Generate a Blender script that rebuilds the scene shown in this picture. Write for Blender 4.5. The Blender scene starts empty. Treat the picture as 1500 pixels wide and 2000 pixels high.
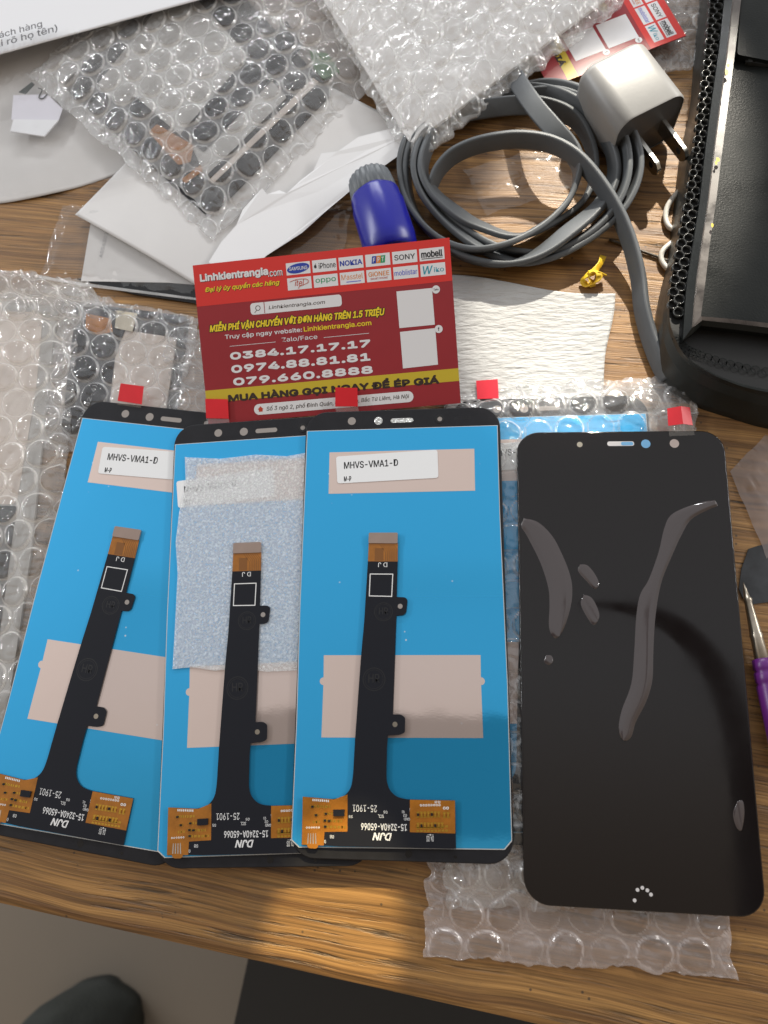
import bpy, bmesh, math, random
import numpy as np
from mathutils import Matrix, Vector

# ------------------------------------------------------------------ basics (all lengths below are millimetres)
MM = 0.001
scene = bpy.context.scene
C = scene.collection
rnd = random.Random(7)

F_PX, PITCH, BANK = 1433.0, 0.25, 0.103
CAM = np.array([0.0, 0.0, 262.1])


def _rot(p, b):
    cp, sp, cb, sb = math.cos(p), math.sin(p), math.cos(b), math.sin(b)
    rx = np.array([[1, 0, 0], [0, cp, -sp], [0, sp, cp]])
    ry = np.array([[cb, 0, sb], [0, 1, 0], [-sb, 0, cb]])
    return ry @ rx


MCAM = _rot(PITCH, BANK)


def at(px, py, z=0.0):
    """Where the sight line of the photograph's pixel meets the level z above the table (mm)."""
    d = MCAM @ np.array([(px - 750) / F_PX, -(py - 1000) / F_PX, -1.0])
    t = (z - CAM[2]) / d[2]
    p = CAM + d * t
    return (float(p[0]), float(p[1]))


def at3(px, py, z):
    x, y = at(px, py, z)
    return (x, y, z)


def homography(src, dst):
    A, b = [], []
    for (x, y), (u, v) in zip(src, dst):
        A.append([x, y, 1, 0, 0, 0, -u * x, -u * y]); b.append(u)
        A.append([0, 0, 0, x, y, 1, -v * x, -v * y]); b.append(v)
    h = np.linalg.solve(np.array(A, float), np.array(b, float))

    def f(x, y):
        w = h[6] * x + h[7] * y + 1
        return ((h[0] * x + h[1] * y + h[2]) / w, (h[3] * x + h[4] * y + h[5]) / w)
    return f


# ------------------------------------------------------------------ numpy noise
def _hash(ix, iy, seed):
    n = (ix.astype(np.int64) * 374761393 + iy.astype(np.int64) * 668265263 + seed * 69069) & 0x7FFFFFFF
    n = ((n ^ (n >> 13)) * 1274126177) & 0x7FFFFFFF
    n = (n ^ (n >> 16)) & 0xFFFF
    return n / 65535.0


def vnoise(x, y, seed=0):
    x = np.asarray(x, float); y = np.asarray(y, float)
    ix, iy = np.floor(x), np.floor(y)
    fx, fy = x - ix, y - iy
    fx = fx * fx * fx * (fx * (fx * 6 - 15) + 10); fy = fy * fy * fy * (fy * (fy * 6 - 15) + 10)
    a, b = _hash(ix, iy, seed), _hash(ix + 1, iy, seed)
    c, d = _hash(ix, iy + 1, seed), _hash(ix + 1, iy + 1, seed)
    return (a * (1 - fx) + b * fx) * (1 - fy) + (c * (1 - fx) + d * fx) * fy


def fbm(x, y, seed=0, octv=3):
    s, amp, t = 0.0, 1.0, 0.0
    for o in range(octv):
        s = s + amp * (vnoise(x * 2 ** o, y * 2 ** o, seed + o * 17) * 2 - 1); t += amp; amp *= 0.5
    return s / t


def ridged(x, y, seed=0, octv=2):
    s, amp, t = 0.0, 1.0, 0.0
    for o in range(octv):
        s = s + amp * (1 - np.abs(vnoise(x * 2 ** o, y * 2 ** o, seed + o * 31) * 2 - 1)); t += amp; amp *= 0.55
    return s / t


def sstep(a, b, x):
    t = np.clip((x - a) / (b - a), 0, 1)
    return t * t * (3 - 2 * t)


# ------------------------------------------------------------------ mesh collector
class MB:
    def __init__(self):
        self.v, self.f, self.m, self.s = [], [], [], []

    def add(self, verts, faces, mi=0, smooth=False):
        o = len(self.v)
        self.v.extend([tuple(map(float, p)) for p in verts])
        for f in faces:
            self.f.append([o + int(i) for i in f]); self.m.append(mi); self.s.append(smooth)

    def flat(self, pts, z, mi=0):
        if len(pts[0]) == 2:
            pts = [(x, y, z) for x, y in pts]
        self.add(pts, [list(range(len(pts)))], mi)

    def prism(self, pts, z0, z1, mi=0, side=None):
        n = len(pts)
        a = sum(pts[i][0] * pts[(i + 1) % n][1] - pts[(i + 1) % n][0] * pts[i][1] for i in range(n))
        if a < 0:
            pts = pts[::-1]
        zs0 = z0 if isinstance(z0, (list, tuple)) else [z0] * n
        zs1 = z1 if isinstance(z1, (list, tuple)) else [z1] * n
        if a < 0 and isinstance(z0, (list, tuple)): zs0 = zs0[::-1]
        if a < 0 and isinstance(z1, (list, tuple)): zs1 = zs1[::-1]
        vs = [(x, y, z) for (x, y), z in zip(pts, zs0)] + [(x, y, z) for (x, y), z in zip(pts, zs1)]
        self.add(vs, [list(range(n))[::-1], list(range(n, 2 * n))], mi)
        o = len(self.v) - 2 * n
        for i in range(n):
            j = (i + 1) % n
            self.f.append([o + i, o + j, o + n + j, o + n + i]); self.m.append(mi if side is None else side); self.s.append(False)

    def loops(self, rings, mi=0, smooth=True, cap0=True, cap1=True):
        n = len(rings[0]); vs = [p for r in rings for p in r]; fs = []
        for k in range(len(rings) - 1):
            for i in range(n):
                j = (i + 1) % n
                fs.append((k * n + i, k * n + j, (k + 1) * n + j, (k + 1) * n + i))
        self.add(vs, fs, mi, smooth)
        o = len(self.v) - len(vs)
        if cap0: self.f.append([o + i for i in range(n)][::-1]); self.m.append(mi); self.s.append(False)
        if cap1: self.f.append([o + (len(rings) - 1) * n + i for i in range(n)]); self.m.append(mi); self.s.append(False)

    def slab(self, w, h, r, z0, z1, bev, mi=0, cx=0, cy=0, top_mi=None):
        rings = []
        for z, ins in ((z0, bev), (z0 + bev, 0), (z1 - bev, 0), (z1 - bev * 0.3, bev * 0.3), (z1, bev)):
            rings.append([(x + cx, y + cy, z) for x, y in rrect(w - 2 * ins, h - 2 * ins, max(r - ins, 0.05))])
        self.loops(rings, mi, True)
        if top_mi is not None: self.m[-1] = top_mi

    def box(self, c, sx, sy, sz, mi=0):
        x, y, z = c
        self.prism([(x - sx / 2, y - sy / 2), (x + sx / 2, y - sy / 2), (x + sx / 2, y + sy / 2), (x - sx / 2, y + sy / 2)], z, z + sz, mi)

    def disc(self, x, y, r, z, mi=0, n=28):
        self.flat([(x + r * math.cos(2 * math.pi * i / n), y + r * math.sin(2 * math.pi * i / n)) for i in range(n)], z, mi)

    def ring(self, x, y, r0, r1, z, mi=0, n=32):
        vs, fs = [], []
        for i in range(n):
            a = 2 * math.pi * i / n
            vs += [(x + r0 * math.cos(a), y + r0 * math.sin(a), z), (x + r1 * math.cos(a), y + r1 * math.sin(a), z)]
            j = (i + 1) % n
            fs.append((2 * i, 2 * i + 1, 2 * j + 1, 2 * j))
        self.add(vs, fs, mi)

    def tube(self, path, r, mi=0, n=10, rs=None):
        sweep(self, path, [(math.cos(2 * math.pi * i / n) * r, math.sin(2 * math.pi * i / n) * r) for i in range(n)], None, mi, rs)

    def text(self, s, bl, tr, z, mi=0, bold=0.0, shear=0.0, rot180=False, mirror=False):
        """Lettering whose outline box fills bl..tr (local mm)."""
        vs, fs = glyphs(s, shear)
        a = np.array(vs); lo, hi = a.min(0), a.max(0)
        u = (a - lo) / np.maximum(hi - lo, 1e-6)
        if rot180: u = 1 - u
        if mirror: u[:, 0] = 1 - u[:, 0]
        b = bold * 0.9 * (tr[1] - bl[1])   # heavier strokes: the same letters laid a hair apart
        for k, (ox, oy) in enumerate([(0, 0)] if b < 1e-4 else [(0, 0), (-1, 0), (1, 0), (0, -1), (0, 1), (-.7, -.7), (.7, .7), (.7, -.7), (-.7, .7)]):
            x = bl[0] + b + u[:, 0] * (tr[0] - bl[0] - 2 * b) + ox * b; y = bl[1] + b + u[:, 1] * (tr[1] - bl[1] - 2 * b) + oy * b
            self.add([(p, q, z + .0012 * k) for p, q in zip(x, y)], fs, mi)

    def build(self, name, mats, parent=None, loc=(0, 0, 0), rot=(0, 0, 0), recalc=False):
        me = bpy.data.meshes.new(name)
        me.from_pydata([(x * MM, y * MM, z * MM) for x, y, z in self.v], [], self.f)
        for m in (mats if isinstance(mats, (list, tuple)) else [mats]):
            me.materials.append(m)
        me.polygons.foreach_set('material_index', self.m)
        me.polygons.foreach_set('use_smooth', self.s)
        if recalc:
            bm = bmesh.new(); bm.from_mesh(me); bmesh.ops.recalc_face_normals(bm, faces=bm.faces); bm.to_mesh(me); bm.free()
        me.update()
        o = bpy.data.objects.new(name, me); C.objects.link(o)
        o.location = Vector(loc) * MM; o.rotation_euler = rot
        if parent: o.parent = parent
        return o


_glyph_cache = {}
try:    # the plain sans face that ships inside Blender; the built-in face otherwise
    import os
    FONT = bpy.data.fonts.load(os.path.join(bpy.utils.resource_path('LOCAL'), 'datafiles', 'fonts', 'Inter.woff2'))
except Exception:
    FONT = None


def glyphs(s, shear=0.0):
    key = (s, shear)
    if key not in _glyph_cache:
        c = bpy.data.curves.new('lettering', 'FONT'); c.body = s; c.shear = shear; c.resolution_u = 4
        if FONT: c.font = FONT
        o = bpy.data.objects.new('lettering', c); C.objects.link(o)
        dg = bpy.context.evaluated_depsgraph_get(); dg.update()
        me = bpy.data.meshes.new_from_object(o.evaluated_get(dg))
        _glyph_cache[key] = ([(v.co.x, v.co.y) for v in me.vertices], [tuple(p.vertices) for p in me.polygons])
        bpy.data.objects.remove(o); bpy.data.curves.remove(c); bpy.data.meshes.remove(me)
    return _glyph_cache[key]


def rrect(w, h, r, n=8):
    r = min(r, w / 2 - 1e-3, h / 2 - 1e-3); pts = []
    for cx, cy, a0 in ((w / 2 - r, -h / 2 + r, -90), (w / 2 - r, h / 2 - r, 0), (-w / 2 + r, h / 2 - r, 90), (-w / 2 + r, -h / 2 + r, 180)):
        for i in range(n + 1):
            a = math.radians(a0 + 90 * i / n)
            pts.append((cx + r * math.cos(a), cy + r * math.sin(a)))
    return pts


def fillet(pts, rad, n=5):
    """Round the corners of a polygon; rad is one radius or one per corner."""
    out = []; N = len(pts)
    for i in range(N):
        r = rad[i] if isinstance(rad, (list, tuple)) else rad
        p, a, b = np.array(pts[i]), np.array(pts[i - 1]), np.array(pts[(i + 1) % N])
        da, db = a - p, b - p; la, lb = np.linalg.norm(da), np.linalg.norm(db)
        r = min(r, la * 0.48, lb * 0.48)
        if r < 1e-3: out.append(tuple(p)); continue
        s, e = p + da / la * r, p + db / lb * r
        for k in range(n + 1):
            t = k / n
            out.append(tuple((1 - t) ** 2 * s + 2 * t * (1 - t) * p + t * t * e))
    return out


def catmull(P, sub=10):
    P = [np.array(p, float) for p in P]; out = []
    for i in range(len(P) - 1):
        p0 = P[i - 1] if i else 2 * P[0] - P[1]
        p3 = P[i + 2] if i + 2 < len(P) else 2 * P[-1] - P[-2]
        for k in range(sub):
            t = k / sub
            out.append(0.5 * (2 * P[i] + (P[i + 1] - p0) * t + (2 * p0 - 5 * P[i] + 4 * P[i + 1] - p3) * t * t + (3 * P[i] - p0 - 3 * P[i + 1] + p3) * t ** 3))
    out.append(P[-1])
    return out


def sweep(mb, path, prof, tilt=None, mi=0, scales=None):
    """Carry a closed profile (across, up) along a path; tilt rolls it (radians per point)."""
    P = [np.array(p[:3], float) for p in path]; rings = []
    side0 = None
    for i, p in enumerate(P):
        d = P[min(i + 1, len(P) - 1)] - P[max(i - 1, 0)]; d /= (np.linalg.norm(d) + 1e-9)
        side = np.cross(d, (0, 0, 1.0)); L = np.linalg.norm(side)
        side = side / L if L > 0.05 else (side0 if side0 is not None else np.array((1.0, 0, 0)))
        side0 = side
        up = np.cross(side, d)
        t = tilt[i] if tilt is not None else 0.0; k = scales[i] if scales is not None else 1.0
        ct, st = math.cos(t), math.sin(t)
        rings.append([tuple(p + (side * (a * ct - b * st) + up * (a * st + b * ct)) * k) for a, b in prof])
    mb.loops(rings, mi, True)


# ------------------------------------------------------------------ naming and grouping
def tag(o, label, cat, group=None, kind=None):
    o['label'] = label
    if cat: o['category'] = cat
    if group: o['group'] = group
    if kind: o['kind'] = kind
    return o


def thing(name, label, cat, loc=(0, 0, 0), rot=(0, 0, 0), group=None):
    o = bpy.data.objects.new(name, None); C.objects.link(o)
    o.empty_display_size = 0.01
    o.location = Vector(loc) * MM; o.rotation_euler = rot
    return tag(o, label, cat, group)


def dup(root, parent=None):
    c = root.copy(); C.objects.link(c)
    if parent: c.parent = parent
    for ch in list(root.children): dup(ch, c)
    return c


# ------------------------------------------------------------------ materials
def newmat(name):
    m = bpy.data.materials.new(name); m.use_nodes = True
    nt = m.node_tree; nt.nodes.clear()
    out = nt.nodes.new('ShaderNodeOutputMaterial')
    return m, nt, out


def N(nt, kind, **kw):
    n = nt.nodes.new('ShaderNode' + kind)
    for k, v in kw.items():
        if k in n.inputs: n.inputs[k].default_value = v
        else: setattr(n, k, v)
    return n


def pbr(name, col, rough=0.5, metal=0.0, spec=0.5, vary=0.0, vscale=60.0, bump=0.0, bscale=400.0, coat=0.0, stretch=(1, 1, 1), rvary=0.0, bdist=0.0003, trans=0.0):
    m, nt, out = newmat(name)
    b = N(nt, 'BsdfPrincipled'); nt.links.new(b.outputs[0], out.inputs[0])
    b.inputs['Base Color'].default_value = (*col, 1); b.inputs['Roughness'].default_value = rough
    b.inputs['Metallic'].default_value = metal; b.inputs['Specular IOR Level'].default_value = spec
    b.inputs['Coat Weight'].default_value = coat; b.inputs['Coat Roughness'].default_value = 0.08
    tc = N(nt, 'TexCoord'); mp = N(nt, 'Mapping'); mp.inputs['Scale'].default_value = stretch
    nt.links.new(tc.outputs['Object'], mp.inputs[0])
    if vary or rvary:
        no = N(nt, 'TexNoise', Scale=vscale, Detail=5.0, Roughness=0.6); nt.links.new(mp.outputs[0], no.inputs['Vector'])
    if vary:
        mr = N(nt, 'MapRange'); mr.inputs['From Min'].default_value = 0.3; mr.inputs['From Max'].default_value = 0.7
        mr.inputs['To Min'].default_value = 1 - vary; mr.inputs['To Max'].default_value = 1 + vary * 0.6
        nt.links.new(no.outputs[0], mr.inputs[0])
        mx = N(nt, 'VectorMath', operation='SCALE'); mx.inputs[0].default_value = col
        nt.links.new(mr.outputs[0], mx.inputs['Scale']); nt.links.new(mx.outputs[0], b.inputs['Base Color'])
    if rvary:
        mr2 = N(nt, 'MapRange'); mr2.inputs['From Min'].default_value = 0.35; mr2.inputs['From Max'].default_value = 0.65
        mr2.inputs['To Min'].default_value = max(rough - rvary, 0.02); mr2.inputs['To Max'].default_value = rough + rvary
        nt.links.new(no.outputs[0], mr2.inputs[0]); nt.links.new(mr2.outputs[0], b.inputs['Roughness'])
    if bump:
        nb = N(nt, 'TexNoise', Scale=bscale, Detail=4.0); nt.links.new(mp.outputs[0], nb.inputs['Vector'])
        bp = N(nt, 'Bump', Strength=bump, Distance=bdist); nt.links.new(nb.outputs[0], bp.inputs['Height'])
        nt.links.new(bp.outputs[0], b.inputs['Normal'])
    return m


def film(name, tint=(0.97, 0.97, 0.97), haze=0.06, edge=0.35, gloss=0.10, rough=0.1, bump=0.5, bscale=260.0, hcol=(0.9, 0.9, 0.9), patch=0.0, pscale=70.0, power=3.2):
    """Thin clear plastic: mostly see-through, milky where it turns edge-on, glossy all over."""
    m, nt, out = newmat(name)
    tc = N(nt, 'TexCoord')
    nb = N(nt, 'TexNoise', Scale=bscale, Detail=5.0, Roughness=0.55, Distortion=0.6); nt.links.new(tc.outputs['Object'], nb.inputs['Vector'])
    bp = N(nt, 'Bump', Strength=bump, Distance=0.0004); nt.links.new(nb.outputs[0], bp.inputs['Height'])
    lw = N(nt, 'LayerWeight', Blend=0.5); nt.links.new(bp.outputs[0], lw.inputs['Normal'])
    tr = N(nt, 'BsdfTransparent'); tr.inputs[0].default_value = (*tint, 1)
    gl = N(nt, 'BsdfGlossy', Roughness=rough); gl.inputs[0].default_value = (1, 1, 1, 1); nt.links.new(bp.outputs[0], gl.inputs['Normal'])
    df = N(nt, 'BsdfDiffuse'); df.inputs[0].default_value = (*hcol, 1)
    tl = N(nt, 'BsdfTranslucent'); tl.inputs[0].default_value = (*hcol, 1)
    dt = N(nt, 'MixShader'); dt.inputs[0].default_value = 0.4; nt.links.new(df.outputs[0], dt.inputs[1]); nt.links.new(tl.outputs[0], dt.inputs[2])
    p3 = N(nt, 'Math', operation='POWER'); p3.inputs[1].default_value = power; nt.links.new(lw.outputs['Facing'], p3.inputs[0])
    mh = N(nt, 'Math', operation='MULTIPLY_ADD'); mh.inputs[1].default_value = edge; mh.inputs[2].default_value = haze; mh.use_clamp = True
    nt.links.new(p3.outputs[0], mh.inputs[0])
    # trapped air stands clear of the backing; the welded seam round each bubble is thicker and whiter
    aa = N(nt, 'Attribute', attribute_name='air'); asn = N(nt, 'Attribute', attribute_name='seam')
    ac = N(nt, 'Math', operation='MULTIPLY_ADD'); ac.inputs[1].default_value = -0.72; ac.inputs[2].default_value = 1.0; nt.links.new(aa.outputs['Fac'], ac.inputs[0])
    am = N(nt, 'Math', operation='MULTIPLY'); nt.links.new(mh.outputs[0], am.inputs[0]); nt.links.new(ac.outputs[0], am.inputs[1])
    asm = N(nt, 'Math', operation='MULTIPLY_ADD'); asm.inputs[1].default_value = 0.6; asm.use_clamp = True
    nt.links.new(asn.outputs['Fac'], asm.inputs[0]); nt.links.new(am.outputs[0], asm.inputs[2])
    hz = asm.outputs[0]
    if patch:
        n2 = N(nt, 'TexNoise', Scale=pscale, Detail=4.0); nt.links.new(tc.outputs['Object'], n2.inputs['Vector'])
        mr = N(nt, 'MapRange'); mr.inputs['From Min'].default_value = 0.42; mr.inputs['From Max'].default_value = 0.75
        mr.inputs['To Max'].default_value = patch; nt.links.new(n2.outputs[0], mr.inputs[0])
        ad = N(nt, 'Math', operation='ADD'); ad.use_clamp = True; nt.links.new(hz, ad.inputs[0]); nt.links.new(mr.outputs[0], ad.inputs[1]); hz = ad.outputs[0]
    m1 = N(nt, 'MixShader'); nt.links.new(hz, m1.inputs[0]); nt.links.new(tr.outputs[0], m1.inputs[1]); nt.links.new(dt.outputs[0], m1.inputs[2])
    fr = N(nt, 'Math', operation='POWER'); fr.inputs[1].default_value = 4.5; nt.links.new(lw.outputs['Facing'], fr.inputs[0])   # the same from either side of the thin film
    ma = N(nt, 'Math', operation='MULTIPLY_ADD'); ma.inputs[1].default_value = 0.75; ma.inputs[2].default_value = gloss + 0.05; ma.use_clamp = True
    nt.links.new(fr.outputs[0], ma.inputs[0])
    m2 = N(nt, 'MixShader'); nt.links.new(ma.outputs[0], m2.inputs[0]); nt.links.new(m1.outputs[0], m2.inputs[1]); nt.links.new(gl.outputs[0], m2.inputs[2])
    nt.links.new(m2.outputs[0], out.inputs[0])
    return m


def wood_material():
    m, nt, out = newmat('worn_wood')
    L = nt.links.new
    b = N(nt, 'BsdfPrincipled'); L(b.outputs[0], out.inputs[0])
    tc = N(nt, 'TexCoord')
    rot = N(nt, 'Mapping'); rot.inputs['Rotation'].default_value = (0, 0, 0.15); L(tc.outputs['Object'], rot.inputs[0])
    wob = N(nt, 'TexNoise', Scale=9.0, Detail=2.0); L(rot.outputs[0], wob.inputs['Vector'])
    wsub = N(nt, 'VectorMath', operation='SUBTRACT'); wsub.inputs[1].default_value = (0.5, 0.5, 0.5); L(wob.outputs[1], wsub.inputs[0])
    wsc = N(nt, 'VectorMath', operation='MULTIPLY'); wsc.inputs[1].default_value = (0.0, 0.012, 0.0); L(wsub.outputs[0], wsc.inputs[0])
    wad = N(nt, 'VectorMath', operation='ADD'); L(rot.outputs[0], wad.inputs[0]); L(wsc.outputs[0], wad.inputs[1])

    def streak(sx, sy, detail, rough=0.6):
        mp = N(nt, 'Mapping'); mp.inputs['Scale'].default_value = (sx, sy, 1); L(wad.outputs[0], mp.inputs[0])
        no = N(nt, 'TexNoise', Scale=1.0, Detail=detail, Roughness=rough); L(mp.outputs[0], no.inputs['Vector'])
        return no.outputs[0]
    broad = streak(3.2, 230, 7, 0.68)
    cr = N(nt, 'ValToRGB'); L(broad, cr.inputs[0])
    e = cr.color_ramp.elements
    e[0].position = 0.34; e[0].color = (0.12, 0.053, 0.018, 1); e[1].position = 0.70; e[1].color = (0.42, 0.228, 0.075, 1)
    k = e.new(0.5); k.color = (0.285, 0.146, 0.046, 1)
    fine = streak(22, 1300, 5)
    fr = N(nt, 'MapRange'); fr.inputs['From Min'].default_value = 0.3; fr.inputs['From Max'].default_value = 0.62; fr.inputs['To Min'].default_value = 0.42; fr.inputs['To Max'].default_value = 1.16
    L(fine, fr.inputs[0])
    m1 = N(nt, 'VectorMath', operation='SCALE'); L(cr.outputs[0], m1.inputs[0]); L(fr.outputs[0], m1.inputs['Scale'])
    # dark open pores and dents: short dashes along the grain
    dash = streak(26, 520, 4, 0.55)
    dm = N(nt, 'MapRange'); dm.inputs['From Min'].default_value = 0.555; dm.inputs['From Max'].default_value = 0.66; L(dash, dm.inputs[0])
    reg = streak(9, 70, 3)
    rm = N(nt, 'MapRange'); rm.inputs['From Min'].default_value = 0.42; rm.inputs['From Max'].default_value = 0.58; L(reg, rm.inputs[0])
    dmul = N(nt, 'Math', operation='MULTIPLY'); L(dm.outputs[0], dmul.inputs[0]); L(rm.outputs[0], dmul.inputs[1])
    dk = N(nt, 'Math', operation='MULTIPLY'); dk.inputs[1].default_value = 0.85; L(dmul.outputs[0], dk.inputs[0])
    mx = N(nt, 'Mix', data_type='RGBA'); L(dk.outputs[0], mx.inputs[0]); L(m1.outputs[0], mx.inputs[6]); mx.inputs[7].default_value = (0.035, 0.024, 0.016, 1)
    # grime blotches
    gb = N(nt, 'TexNoise', Scale=38.0, Detail=6.0, Roughness=0.65); L(tc.outputs['Object'], gb.inputs['Vector'])
    gm = N(nt, 'MapRange'); gm.inputs['From Min'].default_value = 0.56; gm.inputs['From Max'].default_value = 0.74; gm.inputs['To Max'].default_value = 0.35; L(gb.outputs[0], gm.inputs[0])
    mx2 = N(nt, 'Mix', data_type='RGBA'); L(gm.outputs[0], mx2.inputs[0]); L(mx.outputs[2], mx2.inputs[6]); mx2.inputs[7].default_value = (0.13, 0.078, 0.038, 1)
    # specks of dirt
    sp = N(nt, 'TexVoronoi', Scale=300.0); L(tc.outputs['Object'], sp.inputs['Vector'])
    sm = N(nt, 'MapRange'); sm.inputs['From Min'].default_value = 0.10; sm.inputs['From Max'].default_value = 0.16; sm.inputs['To Min'].default_value = 0.75; sm.inputs['To Max'].default_value = 0.0; L(sp.outputs[0], sm.inputs[0])
    sr = N(nt, 'TexNoise', Scale=120.0, Detail=1.0); L(tc.outputs['Object'], sr.inputs['Vector'])
    sr2 = N(nt, 'MapRange'); sr2.inputs['From Min'].default_value = 0.58; sr2.inputs['From Max'].default_value = 0.66; L(sr.outputs[0], sr2.inputs[0])
    smm = N(nt, 'Math', operation='MULTIPLY'); L(sm.outputs[0], smm.inputs[0]); L(sr2.outputs[0], smm.inputs[1])
    mx3 = N(nt, 'Mix', data_type='RGBA'); L(smm.outputs[0], mx3.inputs[0]); L(mx2.outputs[2], mx3.inputs[6]); mx3.inputs[7].default_value = (0.03, 0.025, 0.02, 1)
    L(mx3.outputs[2], b.inputs['Base Color'])
    rr = N(nt, 'MapRange'); rr.inputs['To Min'].default_value = 0.34; rr.inputs['To Max'].default_value = 0.62; L(gb.outputs[0], rr.inputs[0]); L(rr.outputs[0], b.inputs['Roughness'])
    bp = N(nt, 'Bump', Strength=0.5, Distance=0.0004); L(fine, bp.inputs['Height'])
    bp2 = N(nt, 'Bump', Strength=0.6, Distance=0.0006, invert=True); L(dmul.outputs[0], bp2.inputs['Height']); L(bp.outputs[0], bp2.inputs['Normal'])
    L(bp2.outputs[0], b.inputs['Normal'])
    return m


def backlight_material(name, col, metal=0.55):
    """Coated reflector sheet: matt on the flex's one side, mirror-like on the other."""
    m, nt, out = newmat(name)
    L = nt.links.new
    b = N(nt, 'BsdfPrincipled'); L(b.outputs[0], out.inputs[0])
    b.inputs['Base Color'].default_value = (*col, 1); b.inputs['Metallic'].default_value = metal
    tc = N(nt, 'TexCoord'); sx = N(nt, 'SeparateXYZ'); L(tc.outputs['Object'], sx.inputs[0])
    mr = N(nt, 'MapRange'); mr.inputs['From Min'].default_value = -0.012; mr.inputs['From Max'].default_value = -0.006; L(sx.outputs[0], mr.inputs[0])
    my = N(nt, 'MapRange'); my.inputs['From Min'].default_value = 0.022; my.inputs['From Max'].default_value = -0.004; L(sx.outputs[1], my.inputs[0])
    mm = N(nt, 'Math', operation='MULTIPLY'); L(mr.outputs[0], mm.inputs[0]); L(my.outputs[0], mm.inputs[1])
    ro = N(nt, 'MapRange'); ro.inputs['To Min'].default_value = 0.55; ro.inputs['To Max'].default_value = 0.06; L(mm.outputs[0], ro.inputs[0]); L(ro.outputs[0], b.inputs['Roughness'])
    no = N(nt, 'TexNoise', Scale=55.0, Detail=2.0); L(tc.outputs['Object'], no.inputs['Vector'])
    bp = N(nt, 'Bump', Strength=0.12, Distance=0.0006); L(no.outputs[0], bp.inputs['Height'])
    nf = N(nt, 'TexNoise', Scale=1500.0, Detail=2.0); L(tc.outputs['Object'], nf.inputs['Vector'])
    bf = N(nt, 'Bump', Strength=0.08, Distance=0.00006); L(nf.outputs[0], bf.inputs['Height']); L(bp.outputs[0], bf.inputs['Normal'])
    L(bf.outputs[0], b.inputs['Normal'])
    vo = N(nt, 'TexVoronoi', Scale=210.0); L(tc.outputs['Object'], vo.inputs['Vector'])
    vm = N(nt, 'MapRange'); vm.inputs['From Min'].default_value = 0.05; vm.inputs['From Max'].default_value = 0.085; vm.inputs['To Min'].default_value = 0.7; vm.inputs['To Max'].default_value = 0.0; L(vo.outputs[0], vm.inputs[0])
    vg = N(nt, 'TexNoise', Scale=60.0, Detail=2.0); L(tc.outputs['Object'], vg.inputs['Vector'])
    vr = N(nt, 'MapRange'); vr.inputs['From Min'].default_value = 0.56; vr.inputs['From Max'].default_value = 0.66; L(vg.outputs[0], vr.inputs[0])
    vx = N(nt, 'Math', operation='MULTIPLY'); L(vm.outputs[0], vx.inputs[0]); L(vr.outputs[0], vx.inputs[1])
    cx = N(nt, 'Mix', data_type='RGBA'); L(vx.outputs[0], cx.inputs[0]); cx.inputs[6].default_value = (*col, 1); cx.inputs[7].default_value = (0.75, 0.78, 0.8, 1); L(cx.outputs[2], b.inputs['Base Color'])
    return m


M = {}
M['wood'] = wood_material()
M['black'] = pbr('black_ink_back', (0.016, 0.016, 0.019), 0.45, spec=0.22, vary=0.15, vscale=300)
M['black_edge'] = pbr('black_glass_edge', (0.008, 0.008, 0.009), 0.2)
M['glass'] = pbr('black_cover_glass', (0.0085, 0.0065, 0.0065), 0.055, spec=0.5, rvary=0.03, vscale=40)
M['blue'] = backlight_material('blue_reflector_film', (0.036, 0.385, 0.72))
M['pink'] = backlight_material('bare_reflector', (0.66, 0.54, 0.49))
M['white_frame'] = pbr('white_frame_plastic', (0.55, 0.55, 0.54), 0.4)
M['sticker'] = pbr('sticker_paper', (0.78, 0.79, 0.80), 0.45)
M['ink'] = pbr('black_print', (0.02, 0.02, 0.022), 0.6)
M['flex'] = pbr('black_coverlay', (0.012, 0.013, 0.018), 0.5, spec=0.18, bump=0.15, bscale=900, bdist=0.00008)
M['flex_mark'] = pbr('coverlay_stamp', (0.008, 0.008, 0.010), 0.6)
M['amber'] = pbr('amber_polyimide', (0.34, 0.125, 0.014), 0.28, vary=0.25, vscale=260, bump=0.2, bscale=500, bdist=0.0001)
M['amber_dark'] = pbr('amber_trace', (0.20, 0.075, 0.012), 0.3)
M['gold'] = pbr('gold_pads', (0.62, 0.36, 0.05), 0.3, metal=0.7)
M['solder'] = pbr('solder_pads', (0.62, 0.61, 0.58), 0.3, metal=0.7)
M['stiffener'] = pbr('grey_brown_stiffener', (0.29, 0.215, 0.18), 0.42, vary=0.06, vscale=200)
M['silk'] = pbr('white_print', (0.72, 0.72, 0.72), 0.6)
M['red_tab'] = pbr('red_tab_film', (0.72, 0.018, 0.03), 0.38, vary=0.08, vscale=90)
M['red_faded'] = pbr('red_tab_film_under_wrap', (0.70, 0.018, 0.04), 0.38)
M['sensor'] = pbr('sensor_window_grey', (0.30, 0.27, 0.25), 0.3)
M['foil'] = pbr('crinkled_foil', (0.62, 0.62, 0.60), 0.25, metal=0.8, bump=1.0, bscale=700, bdist=0.0008)
M['clear_tab'] = film('clear_tab_film', haze=0.10, edge=0.1, gloss=0.05, bump=0.1)
M['wrap'] = film('bubble_film', haze=0.20, edge=0.45, gloss=0.03, rough=0.08, bump=0.30, bscale=190, patch=0.12)
M['wrap_cloudy'] = film('cloudy_bubble_film', haze=0.30, edge=0.45, gloss=0.03, rough=0.08, bump=0.32, bscale=190, patch=0.22, pscale=45)
M['wrap_pale'] = film('pale_bubble_film', haze=0.26, edge=0.45, gloss=0.03, rough=0.08, bump=0.28, bscale=190, patch=0.15, hcol=(0.92, 0.89, 0.85))
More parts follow.
